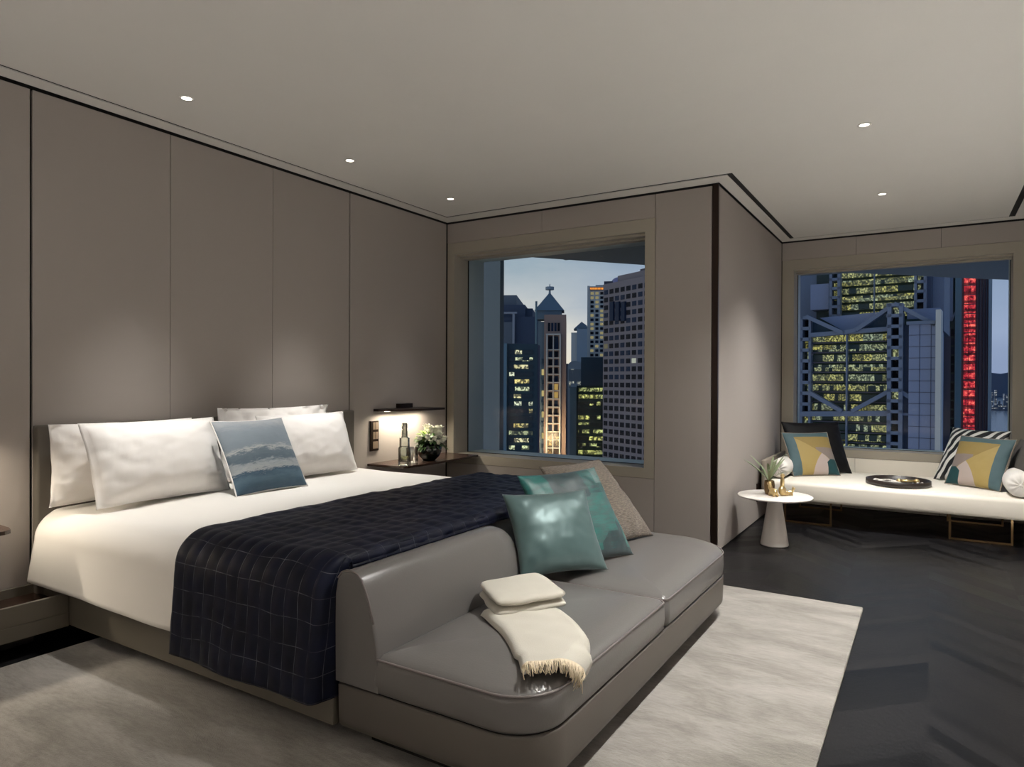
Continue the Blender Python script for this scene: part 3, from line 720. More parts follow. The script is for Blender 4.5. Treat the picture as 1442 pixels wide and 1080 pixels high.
bm = bmesh.new(); lathe(bm, [(0, 0), (.05, 0), (.055, .006), (.085, .035), (.103, .075), (.105, .11), (.094, .15), (.088, .15), (.097, .11), (.09, .07), (0, .02)], (fx_, fy_, cz), 36); fin('bowl', bm, M['bowl'], t, True)
rnd = random.Random(11)
def leaf(bm, p, d, L_, w_, curl=.2, seg=5):
    d = Vector(d).normalized(); s = d.cross(Vector((0, 0, 1)));
    if s.length < .05: s = Vector((1, 0, 0))
    s.normalize(); nrm = s.cross(d).normalized(); A, B, Cc = [], [], []
    for k in range(seg+1):
        q = k/seg; ww = w_*math.sin(PI*min(.98, .08+q*.9))**.8; c_ = Vector(p)+d*L_*q-Vector((0, 0, 1))*curl*L_*q*q
        A.append(bm.verts.new(c_-s*ww+nrm*ww*.3)); B.append(bm.verts.new(c_)); Cc.append(bm.verts.new(c_+s*ww+nrm*ww*.3))
    for k in range(seg):
        bm.faces.new((A[k], B[k], B[k+1], A[k+1])); bm.faces.new((B[k], Cc[k], Cc[k+1], B[k+1]))
bm = bmesh.new()
for k in range(170):
    a = rnd.uniform(0, 2*PI); e_ = rnd.uniform(-.3, .75); d = Vector((math.cos(a)*math.cos(e_), math.sin(a)*math.cos(e_), math.sin(e_)))
    leaf(bm, Vector((fx_, fy_, cz+.15))+d*Vector((.07, .085, .055)).x*rnd.uniform(.5, 1.1), d, rnd.uniform(.045, .085), rnd.uniform(.008, .016), .35)
fin('foliage', bm, M['leaf'], t, True)
bm = bmesh.new()
for k in range(45):
    a = rnd.uniform(2.6, 5.4); e_ = rnd.uniform(.0, .8); d = Vector((math.cos(a)*math.cos(e_), math.sin(a)*math.cos(e_), math.sin(e_)))
    leaf(bm, Vector((fx_, fy_, cz+.17))+d*.07, d, rnd.uniform(.04, .07), .011, .2)
fin('young_leaves', bm, M['leaf_lime'], t, True)
bm = bmesh.new()
for k in range(9): leaf(bm, (fx_+.02, fy_+.08, cz+.16), (.25+rnd.uniform(-.2, .3), .8, rnd.uniform(-.7, -.1)), .13, .006, .3)
fin('grass_blades', bm, M['leaf'], t, True)
def bloom(c_, r_, parent):
    bm = bmesh.new(); c_ = Vector(c_)
    for ring, (cnt, tilt_, rr) in enumerate(((7, .35, 1.), (6, .75, .85), (5, 1.1, .65), (3, 1.4, .4))):
        for k in range(cnt):
            a = 2*PI*k/cnt+ring*.5; d = Vector((math.cos(a)*math.cos(tilt_), math.sin(a)*math.cos(tilt_), math.sin(tilt_)))
            leaf(bm, c_, d, r_*rr*1.05, r_*.5, -.3, 4)
    bmesh.ops.create_icosphere(bm, subdivisions=2, radius=r_*.62, matrix=Matrix.Translation(c_+Vector((0, 0, r_*.15))))
    return fin('bloom', bm, M['petal'], parent, True)
for dx, dy, dz, r_ in ((.03, -.035, .25, .042), (.045, .05, .25, .045), (-.01, .075, .24, .04), (.06, .01, .225, .035), (.05, -.09, .20, .032), (.02, .10, .20, .034), (-.02, .0, .265, .04), (.075, -.045, .185, .026), (.08, .045, .16, .026), (.085, -.01, .15, .025), (.0, -.115, .19, .03), (.04, .13, .17, .028)):
    bloom((fx_+dx*1.25, fy_+dy*1.1, cz+dz+.0), r_*1.15, t)

# low platform drawer on the near side
pf = thing('bedside_platform', 'low floating taupe leather platform with open dark wooden tray at the left of the bed', 'bedside unit', (-3.7, 1.0, 0))
bm = bmesh.new(); X0, X1, YA, YE = -3.859, -3.534, .25, 1.655
box(bm, X0, X1, YA, YE, .085, .15); box(bm, X1-.022, X1, YA, YE, .15, .243, bev=.004); box(bm, X0, X0+.02, YA, YE, .15, .243); box(bm, X0+.02, X1-.022, YA, YA+.02, .15, .243)
fin('platform_body', bm, M['base'], pf)
bm = bmesh.new(); box(bm, X0+.021, X1-.024, YA+.021, YE-.01, .151, .20); fin('tray_bottom', bm, M['darkwood'], pf)
bm = bmesh.new(); box(bm, X0+.01, X1-.12, YA+.1, YE-.1, .018, .085); fin('plinth', bm, M['black'], pf)
bm = bmesh.new(); tx = [(x, y, .202) for x, y in rrect(X0+.05, X1-.06, 1.05, 1.42, (.01,)*4)]; ringsolid(bm, [tx, [(x, y, .212) for x, y, z in tx]]); tag(fin('notebook', bm, M['bronze']), 'flat dark folder lying in the low bedside tray at the left edge', 'folder')

# ------------------------------------------------------------------ bay: bench, table
bn = thing('window_bench', 'long ivory upholstered bench on brass frames under the bay window', 'bench', (-.28, 7., 0))
BX0, BX1, BY0, BY1, BT = -1.275, .745, 6.475, 7.56, .38
bm = bmesh.new(); ringsolid(bm, [[(x, y, z) for x, y in rrect(BX0, BX1, BY0, BY1, (.03, .03, .02, .02), i, 5)] for i, z in ((.01, .216), (.002, .222), (0, .24), (.0, .345), (.006, .362), (.02, .374), (.05, .38), (.12, .384), (.3, .386))])
fin('bench_seat', bm, M['bench'], bn, True)
for nm, x0 in (('bench_end', -1.31),):
    bm = bmesh.new(); box(bm, x0, x0+.032, 6.46, 7.5, .25, .56, bev=.01); fin(nm, bm, M['taupe_arm'], bn, True)
for (a, b_) in ((-1.13, -.735), (.135, .56)):
    bm = bmesh.new(); w_ = .015
    for yy in (6.57, 7.40):
        box(bm, a, a+w_, yy, yy+w_, .0, .216); box(bm, b_-w_, b_, yy, yy+w_, .0, .216); box(bm, a+w_, b_-w_, yy, yy+w_, 0, w_)
    box(bm, a, a+w_, 6.57+w_, 7.40, .196, .216); box(bm, b_-w_, b_, 6.57+w_, 7.40, .196, .216)
    fin('leg_frame', bm, M['brass'], bn)
zb = .387
pillow('cushion', M['black_fabric'], (-.885, 7.17, zb), 36, 27, .60, .55, .14, 'black satin cushion behind the geometric one at the left end of the bench', 'cushion', None, .06, 0, .006, seed=9)
pillow('cushion', M['geoL'], (-.905, 6.96, zb), 39, 30, .475, .455, .13, 'geometric cushion in mustard, pink and teal at the left end of the window bench', 'cushion', 'geometric cushions', .05, 0, .004, seed=10, piping=M['taupe_arm'])
pillow('cushion', M['zebra'], (.235, 7.19, zb), -40, 27, .54, .53, .15, 'black and white zebra striped cushion at the right end of the bench', 'cushion', None, .06, 0, .008, seed=11)
pillow('cushion', M['geoR'], (.30, 6.93, zb), -38, 26, .475, .465, .13, 'geometric cushion in mustard, pink and teal at the right end of the window bench', 'cushion', 'geometric cushions', .05, 0, .004, seed=12, piping=M['taupe_arm'])
pillow('cushion', M['grey_fabric'], (.60, 6.98, zb), -84, 14, .6, .42, .12, 'charcoal wool cushion standing behind the bolster at the right end of the bench', 'cushion', None, .05, 0, .005, seed=13)
def bolster(x, y0, y1, r_, label):
    t = thing('bolster', label, 'bolster', (x, y0, zb+r_), 'white bolsters on the bench')
    bm = bmesh.new(); seg = 40; rings = []
    prof = [(0, .0), (.12*r_, -.004), (.4*r_, -.012), (.7*r_, -.006), (.9*r_, .006), (r_, .03), (r_*1.01, .08), (r_*1.02, (y1-y0)/2), (r_*1.01, y1-y0-.08), (r_, y1-y0-.03), (.9*r_, y1-y0-.006), (.5*r_, y1-y0+.01), (0.02, y1-y0)]
    for i, (rr, yy) in enumerate(prof):
        ring = []
        for k in range(seg):
            a = 2*PI*k/seg; g_ = (.005*math.sin(a*10) if .1 < rr/r_ < .95 and i < 5 else 0)
            ring.append((x+max(rr, .001)*math.cos(a), y0+yy+g_, zb+r_+max(rr, .001)*math.sin(a)))
        rings.append(ring)
    ringsolid(bm, rings); fin('bolster_cover', bm, M['cloth_white'], t, True)
    bm = bmesh.new(); bmesh.ops.create_uvsphere(bm, u_segments=14, v_segments=8, radius=.014, matrix=Matrix.Translation((x, y0-.004, zb+r_))); fin('button', bm, M['cloth_white'], t, True)
bolster(-1.185, 6.60, 7.02, .085, 'round white gathered bolster at the left end of the window bench')
bolster(.60, 6.52, 6.95, .095, 'round white bolster at the right end of the window bench')
# tray with beads and gilt ornament
tx_, ty_ = -.235, 6.79
bm = bmesh.new(); lathe(bm, [(0, .002), (.23, .002), (.245, .0), (.25, .004), (.25, .045), (.243, .047), (.238, .045), (.238, .012), (0, .012)], (tx_, ty_, zb), 56); tag(fin('tray', bm, M['tray'], None, True), 'round dark leather tray resting in the middle of the white window bench', 'tray')
bm = bmesh.new(); rnd = random.Random(2)
for k in range(46):
    a = 2*PI*k/46; bmesh.ops.create_icosphere(bm, subdivisions=2, radius=.011, matrix=Matrix.Translation((tx_-.08+.10*math.cos(a), ty_-.02+.07*math.sin(a)+.02*math.sin(3*a), zb+.024+.004*math.sin(5*a))))
tag(fin('bead_string', bm, M['white'], None, True), 'string of white beads coiled in the round tray', 'beads')
t = thing('ornament', 'gilt bar shaped ornament lying in the round tray', 'ornament', (tx_+.07, ty_, zb+.012))
bm = bmesh.new(); tube(bm, [(tx_+.01, ty_-.03, zb+.035), (tx_+.14, ty_+.02, zb+.035)], .013, 12); fin('bar', bm, M['gold'], t, True)
for q in (.0, 1.):
    bm = bmesh.new(); bmesh.ops.create_uvsphere(bm, u_segments=16, v_segments=10, radius=.022, matrix=Matrix.Translation((tx_+.01+.13*q, ty_-.03+.05*q, zb+.034))); fin('knob', bm, M['gold'], t, True)
for k in range(3):
    bm = bmesh.new(); x_ = tx_+.12+.03*k; y_ = ty_-.12+.03*k; bmesh.ops.create_uvsphere(bm, u_segments=14, v_segments=10, radius=.014, matrix=Matrix.Translation((x_, y_, zb+.026))); tag(fin('game_piece', bm, M['white'], None, True), 'small white bead lying loose at the right of the round tray', 'bead', 'loose beads in the tray')

# side table
sx_, sy_ = -1.03, 5.585
t = thing('side_table', 'small round white side table with conical foot beside the bay wall', 'side table', (sx_, sy_, 0))
bm = bmesh.new(); lathe(bm, [(0, .0), (.098, 0), (.104, .004), (.105, .012), (.098, .05), (.078, .18), (.062, .28), (.054, .34), (.052, .367), (0, .367)], (sx_, sy_, 0), 48); fin('table_foot', bm, M['white'], t, True)
bm = bmesh.new(); lathe(bm, [(0, .368), (.2, .368), (.262, .374), (.275, .380), (.277, .385), (.273, .39), (0, .39)], (sx_, sy_, 0), 72); fin('table_top', bm, M['white'], t, True)
# air plant in small glass pot
px_, py_ = sx_-.045, sy_+.02
t = thing('potted_air_plant', 'small spiky sage green plant in an amber pot on the white side table', 'plant', (px_, py_, .39))
bm = bmesh.new(); lathe(bm, [(0, 0), (.03, 0), (.038, .03), (.042, .07), (.036, .11), (.032, .11), (.036, .07), (0, .06)], (px_, py_, .39), 24); fin('pot', bm, M['brass'], t, True)
rnd = random.Random(21)
for k in range(16):
    bm = bmesh.new(); a = rnd.uniform(0, 2*PI); e_ = rnd.uniform(.8, 1.4); d = Vector((math.cos(a)*math.cos(e_), math.sin(a)*math.cos(e_), math.sin(e_)))
    leaf(bm, (px_, py_, .49), d, rnd.uniform(.2, .33), .012, rnd.uniform(.1, .5), 8); fin('leaf', bm, M['leaf_pale'], t, True)
def gilt_figure(x, y, z, s, yaw, label, tall):
    """small seated gilt animal: one skinned body"""
    t_ = thing('gilt_figurine', label, 'figurine', (x, y, z))
    bm = bmesh.new()
    def ell(c_, rx, ry, rz, rot=0):
        mtx = Matrix.Translation((x, y, z)) @ Matrix.Rotation(yaw, 4, 'Z') @ Matrix.Translation(Vector(c_)*s) @ Matrix.Rotation(rot, 4, 'Y') @ Matrix.Diagonal((rx*s, ry*s, rz*s, 1))
        bmesh.ops.create_icosphere(bm, subdivisions=3, radius=1., matrix=mtx)
    if tall:
        ell((0, 0, .03), .026, .02, .03); ell((.0, 0, .07), .012, .012, .05); ell((.003, 0, .115), .015, .012, .014)
        ell((.02, .012, .012), .02, .008, .012); ell((.02, -.012, .012), .02, .008, .012)
    else:
        ell((0, 0, .026), .034, .02, .024); ell((.03, 0, .05), .014, .013, .022, .3); ell((.04, 0, .072), .017, .013, .013)
        for a_, b__ in ((.022, .012), (.022, -.012), (-.022, .012), (-.022, -.012)): ell((a_, b__, .012), .009, .008, .013)
        ell((.033, .008, .086), .004, .003, .01); ell((.033, -.008, .086), .004, .003, .01)
    o_ = fin('figurine_body', bm, M['gold'], t_, True)
    md = o_.modifiers.new('r', 'REMESH'); md.mode = 'VOXEL'; md.voxel_size = .0022*s; md.use_smooth_shade = True
    return t_
gilt_figure(px_+.045, py_-.075, .39, 1.25, 2.4, 'low gilt animal figurine in front of the plant on the side table', False)
gilt_figure(px_+.10, py_-.02, .39, 1.35, 1.2, 'taller slim gilt figurine right of the low one on the side table', True)
gilt_figure(px_+.145, py_+.03, .39, .75, .4, 'smallest gilt figurine at the right of the group on the side table', False)

# ------------------------------------------------------------------ outside: the tower's own fin and soffit
bm = bmesh.new(); prism(bm, [(-4.55, 6.35, -80), (-4.14, 6.35, -80), (-4.14, 6.75, -80), (-4.55, 6.75, -80)], (0, 0, 90)); 
p0 = at(684, 500, 6.35); p1 = at(706, 500, 6.35)
bm.free(); bm = bmesh.new(); box(bm, p0.x-.6, p1.x-.02, 6.35, 6.43, -60, 8); o = fin('facade_fin', bm, M['fin']); tag(o, 'tall blue grey metal facade fin standing outside the bedside window', 'facade fin')
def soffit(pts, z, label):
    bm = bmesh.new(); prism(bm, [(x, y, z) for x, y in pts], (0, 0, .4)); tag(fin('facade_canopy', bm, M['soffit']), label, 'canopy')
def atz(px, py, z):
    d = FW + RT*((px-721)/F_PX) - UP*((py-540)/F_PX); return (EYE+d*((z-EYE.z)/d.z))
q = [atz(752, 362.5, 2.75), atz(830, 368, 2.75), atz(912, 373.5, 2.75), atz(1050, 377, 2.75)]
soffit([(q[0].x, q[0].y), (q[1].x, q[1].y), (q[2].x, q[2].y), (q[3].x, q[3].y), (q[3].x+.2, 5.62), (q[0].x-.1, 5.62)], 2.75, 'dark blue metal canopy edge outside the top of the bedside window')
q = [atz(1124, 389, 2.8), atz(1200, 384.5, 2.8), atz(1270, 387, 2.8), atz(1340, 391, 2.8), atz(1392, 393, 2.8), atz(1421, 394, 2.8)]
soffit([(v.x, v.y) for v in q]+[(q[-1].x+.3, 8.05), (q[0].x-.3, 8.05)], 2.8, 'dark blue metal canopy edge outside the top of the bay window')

# ------------------------------------------------------------------ city
GZ = -85.
class Fac:
    """a facade plane: passes through the direction of pixel column px0 at depth Y, turned by th"""
    def __init__(s, px0, Y, th=0.):
        s.o = at(px0, 538, Y); s.d = Vector((math.cos(math.radians(th)), math.sin(math.radians(th)), 0)); s.n = Vector((s.d.y, -s.d.x, 0)); s.th = math.radians(th)
    def uz(s, px, py):
        d = FW + RT*((px-721)/F_PX) - UP*((py-540)/F_PX); t = (s.o-EYE).dot(s.n)/d.dot(s.n); p = EYE+d*t
        return (p-s.o).dot(s.d), p.z
    def P(s, u, z, dep=0.): return Vector((s.o.x, s.o.y, 0))+s.d*u-s.n*dep+Vector((0, 0, z))
    def block(s, bm, u0, u1, z0, z1, d0, d1):
        prism(bm, [s.P(u0, z0, d0), s.P(u1, z0, d0), s.P(u1, z1, d0), s.P(u0, z1, d0)], -s.n*(d1-d0))
    def pblock(s, bm, px0, px1, py0, py1, d0, d1):
        py = (py0+py1)/2; u0 = s.uz(px0, py)[0]; u1 = s.uz(px1, py)[0]; m_ = (px0+px1)/2; z1 = s.uz(m_, py0)[1]; z0 = s.uz(m_, py1)[1] if py1 is not None else GZ
        s.block(bm, u0, u1, z0, z1, d0, d1)
cm = {k: mat('city '+k, v, .7, noise_amt=.06, nscale=.3) for k, v in dict(navy=(62, 76, 98), teal=(40, 64, 74), stone=(150, 128, 118), greybrown=(116, 112, 120), louver=(98, 108, 118), pale=(150, 156, 166), glass=(46, 74, 94), steel=(110, 124, 146), panel=(130, 143, 172), dark=(66, 68, 84), brown=(98, 76, 84), far=(140, 156, 168), roof=(96, 118, 134), strip=(100, 128, 140), palelight=(196, 198, 194), tealgl=(32, 58, 62)).items()}  # far is lightened: distance haze put into the colour
win_dark = mat('unlit window', (16, 22, 34), .6, spec=.15)
win_blue = mat('dusk blue window', (34, 48, 70), .6, spec=.15)
win_warm = emis('lit window warm', (210, 190, 130), .7); win_dim = emis('dim lit window', (120, 116, 96), .6); win_cool = emis('lit window cool', (200, 205, 190), .6)
WM = [win_dark]*10+[win_blue]*6

def building(name, label, fac, blocks, matn, cat='building'):
    """blocks: (px0,px1,py_top,py_bottom|None,d0,d1[,material])"""
    t_ = thing(name, label, cat, tuple(fac.P(0, GZ)))
    for bl_ in blocks:
        px0, px1, py0, py1, d0, d1 = bl_[:6]; mm = cm[bl_[6]] if len(bl_) > 6 else cm[matn]; nm = bl_[7] if len(bl_) > 7 else 'tower_block'
        bm = bmesh.new(); yy = 540; u0 = fac.uz(px0, yy)[0]; u1 = fac.uz(px1, yy)[0]; m_ = (px0+px1)/2
        z1 = fac.uz(m_, py0)[1]; z0 = GZ if py1 is None else fac.uz(m_, py1)[1]
        fac.block(bm, u0, u1, z0, z1, d0, d1); fin(nm, bm, mm, t_)
    return t_
def wgrid(t_, fac, px0, px1, py0, py1, nx, ny, fx=.62, fz=.62, lit=.12, rnd=None, limit=100, warm=None):
    """windows as parts, up to 100, the rest one stuff part"""
    rnd = rnd or random.Random(1)
    u0, zt = fac.uz(px0, py0); u1 = fac.uz(px1, py0)[0]; zb_ = fac.uz(px0, py1)[1]; du = (u1-u0)/nx; dz = (zt-zb_)/ny; cnt = 0; rest = bmesh.new()
    shared = {}
    for j in range(ny):
        for i in range(nx):
            ua = u0+du*(i+.5-fx/2); za = zt-dz*(j+.5+fz/2)
            if cnt < limit:
                r_ = rnd.random(); mm = (warm or rnd.choice([win_warm, win_dim, win_cool])) if r_ < lit else rnd.choice(WM)
                if mm.name not in shared:
                    bm = bmesh.new(); fac.block(bm, 0, du*fx, 0, dz*fz, -.06, .2); me_off = Vector((fac.o.x, fac.o.y, 0))
                    bmesh.ops.recalc_face_normals(bm, faces=bm.faces); bmesh.ops.translate(bm, verts=bm.verts, vec=-me_off); me = bpy.data.meshes.new('window'); bm.to_mesh(me); bm.free(); me.materials.append(mm); shared[mm.name] = me
                o_ = bpy.data.objects.new('window', shared[mm.name]); COL.objects.link(o_); o_.parent = t_
                o_.location = Vector((fac.o.x, fac.o.y, 0))+fac.d*ua+Vector((0, 0, za))-Vector(t_.location)
            else: fac.block(rest, ua, ua+du*fx, za, za+dz*fz, -.06, .2)
            cnt += 1
    if cnt > limit: tag(fin('window', rest, win_dark, t_), kind='stuff')
    else: rest.free()

# --- seen through window 1
# far dark stepped tower
f = Fac(700, 150, 26)
building('office_tower', 'dark stepped tower top rising left of the pyramid roofed tower', f, [(690, 757, 446, None, 0, 30, 'navy'), (690, 725, 413, 430, 4, 30, 'louver', 'plant_room'), (690, 738, 428, 446, 2, 30, 'navy'), (738, 748, 432, 446, 4, 20, 'navy'), (690, 723, 454, 484, -1, 0, 'louver', 'louvre_panel'), (690, 728, 440, 442.5, -1.5, 0, 'pale', 'ledge'), (722, 725, 442, 484, -1.5, 0, 'pale', 'pillar')], 'navy')
# teal lit office block
f = Fac(706, 95, 29)
t_ = building('office_building', 'teal glass office block with rows of lit rooms, lower left in the bedside window', f, [(680, 757, 484, None, .1, 9, 'teal'), (757, 760, 486, None, .2, 9, 'dark'), (702, 714, 484, None, -1.2, 0, 'strip', 'end_pier')], 'teal')
offs = [office('lit office floor %d' % k, (26, 46, 54), 1.05, 3.2, l, (240, 214, 110) if k % 2 else (220, 230, 170), (235, 240, 210), 1.0, seed=k+1, vlo=.0, vhi=1., fine=1.6) for k, l in enumerate((.35, .52, .62, .45))]
u0 = f.uz(714, 500)[0]; u1 = f.uz(757, 500)[0]
py = 493.
k = 0
while py < 640:
    z1 = f.uz(735, py)[1]; z0 = f.uz(735, py+5.4)[1]; bm = bmesh.new(); f.block(bm, u0+.4, u1-.8, z0, z1, -.12, .05)
    fin('window_band', bm, offs[(k*7+1) % 4], t_); py += 10.35; k += 1
# pyramid roofed tower
f = Fac(757, 120, 27)
t_ = building('pyramid_tower', 'slim stone tower with blue pyramid roof and mast in the bedside window', f, [(757, 768, 452, None, 1.5, 20, 'roof', 'glass_flank'), (766, 797, 443, None, 0, 22, 'stone')], 'stone')
bm = bmesh.new(); apex = f.uz(771.5, 413); bl0 = f.uz(752.5, 437); br0 = f.uz(794.5, 437); dp = (br0[0]-bl0[0])
base4 = [f.P(bl0[0], bl0[1], 0), f.P(br0[0], br0[1], 0), f.P(br0[0], br0[1], dp), f.P(bl0[0], bl0[1], dp)]; ap = f.P((bl0[0]+br0[0])/2, apex[1]+.6, dp/2)
vs = [bm.verts.new(v) for v in base4]; va = bm.verts.new(ap); bm.faces.new(vs[::-1])
for i in range(4): bm.faces.new((vs[i], vs[(i+1) % 4], va))
fin('pyramid_roof', bm, cm['roof'], t_)
bm = bmesh.new(); f.block(bm, bl0[0]+.5, br0[0]-.5, f.uz(770, 449)[1], bl0[1], .5, dp-.5); fin('roof_drum', bm, cm['roof'], t_)
mz = f.uz(771.5, 397)[1]; bm = bmesh.new(); tube(bm, [ap-Vector((0, 0, .5)), Vector((ap.x, ap.y, mz))], .28, 8, r1=.08); tube(bm, [Vector((ap.x, ap.y, ap.z+.5)), Vector((ap.x, ap.y, ap.z+1.1))], .9, 10); fin('mast', bm, cm['far'], t_)
bm = bmesh.new(); pz = f.uz(756, 425)[1]; pp = f.P(f.uz(755.5, 440)[0], 0, -1); tube(bm, [Vector((pp.x, pp.y, -30)), Vector((pp.x, pp.y, pz))], .22, 8); fin('flag_pole', bm, cm['strip'], t_)
stone_lit = mat('floodlit stone', (190, 150, 110), .7); 
f2 = f
wgrid(t_, f2, 771, 789, 454, 467, 4, 1, .7, .9, 0)
bm = bmesh.new(); f.pblock(bm, 769, 771, 471, 640, -.7, 0); f.pblock(bm, 787.5, 789.5, 471, 640, -.7, 0); f.pblock(bm, 769, 789.5, 470, 472, -.7, 0); f.pblock(bm, 778.2, 779.6, 471, 640, -.5, 0)
for k in range(13): f.pblock(bm, 769, 789, 492+k*11.5, 493.2+k*11.5, -.5, 0)
fin('stone_frame', bm, cm['palelight'], t_)
rnd = random.Random(9)
wgrid(t_, f2, 771, 787.5, 473, 492, 2, 1, .75, .95, 0)
wgrid(t_, f2, 771, 787.5, 493, 608, 2, 10, .62, .7, .2, rnd, 100, emis('amber lit window', (230, 190, 110), .5))
ob = office('lit stone bay', (60, 50, 44), .7, 2.6, .55, (240, 190, 100), (235, 220, 150), .7, 9, vlo=.1, vhi=.8, fine=2.2)
bm = bmesh.new(); f.pblock(bm, 771, 787.5, 608, 645, -.1, 0); fin('entrance_glazing', bm, ob, t_)
for k in range(9):
    bm = bmesh.new(); a_ = 505+k*15.; f.pblock(bm, 762.5, 766, a_, a_+6+2*(k % 2), .8, 1.5); fin('corner_window', bm, win_warm if k % 2 else cm['glass'], t_)
# its floodlights
for px_f, pw_f in ((766, 1200), (779, 2200)):
    fl_ = bpy.data.lights.new('floodlight', 'POINT'); fl_.energy = pw_f; fl_.color = (1, .72, .4); fl_.shadow_soft_size = .5
    fo = bpy.data.objects.new('floodlight', fl_); COL.objects.link(fo); fo.location = f.P(f.uz(px_f, 600)[0], f.uz(px_f, 618)[1], -6)
pl_ = f.P(f.uz(779, 640)[0], f.uz(779, 652)[1], -5)
# far hazy towers in the gap
f = Fac(800, 420, 26)
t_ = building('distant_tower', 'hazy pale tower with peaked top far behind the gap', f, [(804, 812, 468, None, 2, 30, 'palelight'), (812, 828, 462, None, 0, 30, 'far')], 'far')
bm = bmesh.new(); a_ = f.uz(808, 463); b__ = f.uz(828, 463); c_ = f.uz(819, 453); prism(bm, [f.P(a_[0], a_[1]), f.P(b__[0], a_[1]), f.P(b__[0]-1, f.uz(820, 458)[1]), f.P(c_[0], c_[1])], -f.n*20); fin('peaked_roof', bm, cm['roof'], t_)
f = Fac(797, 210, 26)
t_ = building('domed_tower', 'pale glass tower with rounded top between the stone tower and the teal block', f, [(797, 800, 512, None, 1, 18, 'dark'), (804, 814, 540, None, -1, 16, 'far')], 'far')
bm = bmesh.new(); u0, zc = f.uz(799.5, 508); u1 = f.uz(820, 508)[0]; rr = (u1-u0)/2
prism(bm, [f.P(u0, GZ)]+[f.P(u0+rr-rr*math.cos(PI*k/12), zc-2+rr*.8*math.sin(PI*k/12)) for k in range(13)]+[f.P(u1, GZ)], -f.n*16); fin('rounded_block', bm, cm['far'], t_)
dom = office('hazy lit floors', (110, 124, 134), .9, 2.8, .45, (240, 240, 215), (235, 235, 225), .5, 14, vlo=.1, vhi=.7, fine=1.5)
bm = bmesh.new(); f.pblock(bm, 801, 818, 520, 546, -.3, 0); fin('window_band', bm, dom, t_)
# white framed tower with lit sign
f = Fac(828, 190, 24)
t_ = building('framed_tower', 'narrow white framed tower with a glowing orange sign at its top', f, [(828, 852, 403, 505, 0, 20, 'palelight'), (838, 853, 400, 403.5, 2, 18, 'pale', 'roof_box'), (826.6, 830, 403, 528, -.8, 6, 'palelight', 'white_pier')], 'palelight')
bm = bmesh.new(); f.pblock(bm, 830.5, 851, 404.5, 408.5, -.4, .0); fin('sign_band', bm, cm['dark'], t_)
bm = bmesh.new()
for k in range(9): f.pblock(bm, 831.2+k*2.1, 832.6+k*2.1, 405.3, 407.9, -.7, -.4)
fin('sign_lettering', bm, emis('orange sign', (255, 160, 70), 1.1), t_)
wgrid(t_, f, 830.5, 851, 410, 503, 3, 15, .66, .6, .35, random.Random(4), 100, emis('pale lit window', (170, 160, 120), .6))
# dark blue glass box and lower teal lit block
f = Fac(810, 150, 24)
t_ = building('glass_block', 'dark blue glass block with lit yellow office floors below the white framed tower', f, [(818, 851, 503, 545, .3, 20, 'glass', 'glass_cube'), (812, 852, 543, None, .2, 20, 'tealgl'), (803, 812, 545, None, -1, 14, 'strip', 'end_pier')], 'teal')
oo = [office('green office floor %d' % k, (20, 44, 44), .8, 2.6, l, (235, 235, 130), (210, 230, 170), 1.0, seed=30+k, vlo=0, vhi=1, fine=1.8) for k, l in enumerate((.75, .5, .42))]
u0 = f.uz(813, 560)[0]; u1 = f.uz(851, 560)[0]; py = 546.; k = 0
while py < 645:
    bm = bmesh.new(); f.block(bm, u0+.3, u1, f.uz(830, py+5.2)[1], f.uz(830, py)[1], -.12, .05); fin('window_band', bm, oo[0 if k in (0, 1, 9) else 1+k % 2], t_); py += 9.8; k += 1
# brown grey grid tower, right
f = Fac(849, 88, -30)
t_ = building('grid_tower', 'big grey brown tower gridded with square dark windows, right in the bedside window', f, [(849, 915, 394, None, 0, 25, 'greybrown'), (861, 915, 382, 394, 1, 20, 'greybrown', 'upper_storey'), (884, 915, 374, 383, 2, 20, 'dark', 'plant_room')], 'greybrown')
wgrid(t_, f, 850, 915, 407, 655, 8, 23, .66, .58, .04, random.Random(8), 100)
for k in (1, 2, 3):
    bm = bmesh.new(); px = 850+65/8*(k+.18)+0; f.pblock(bm, px+1, px+6, 425, 452, -.3, .0); fin('tall_window', bm, win_blue, t_)
f = Fac(860, 140, 20)
t_ = building('domed_block', 'violet glass dome behind the big grey brown tower', f, [(850, 862, 396, None, 0, 20, 'dark')], 'dark')
cdm = f.P(f.uz(866, 390)[0], f.uz(866, 394)[1], 12); rd = f.uz(878, 390)[0]-f.uz(866, 390)[0]
bm = bmesh.new(); lathe(bm, [(rd*math.cos(a), rd*1.25*math.sin(a)) for a in [PI/2*k/8 for k in range(9)]], tuple(cdm), 24); fin('dome', bm, mat('violet dome glass', (140, 136, 170), .3), t_, True)
bm = bmesh.new(); lathe(bm, [(rd, -60), (rd, 0)], tuple(cdm), 24); fin('drum', bm, cm['dark'], t_, True)

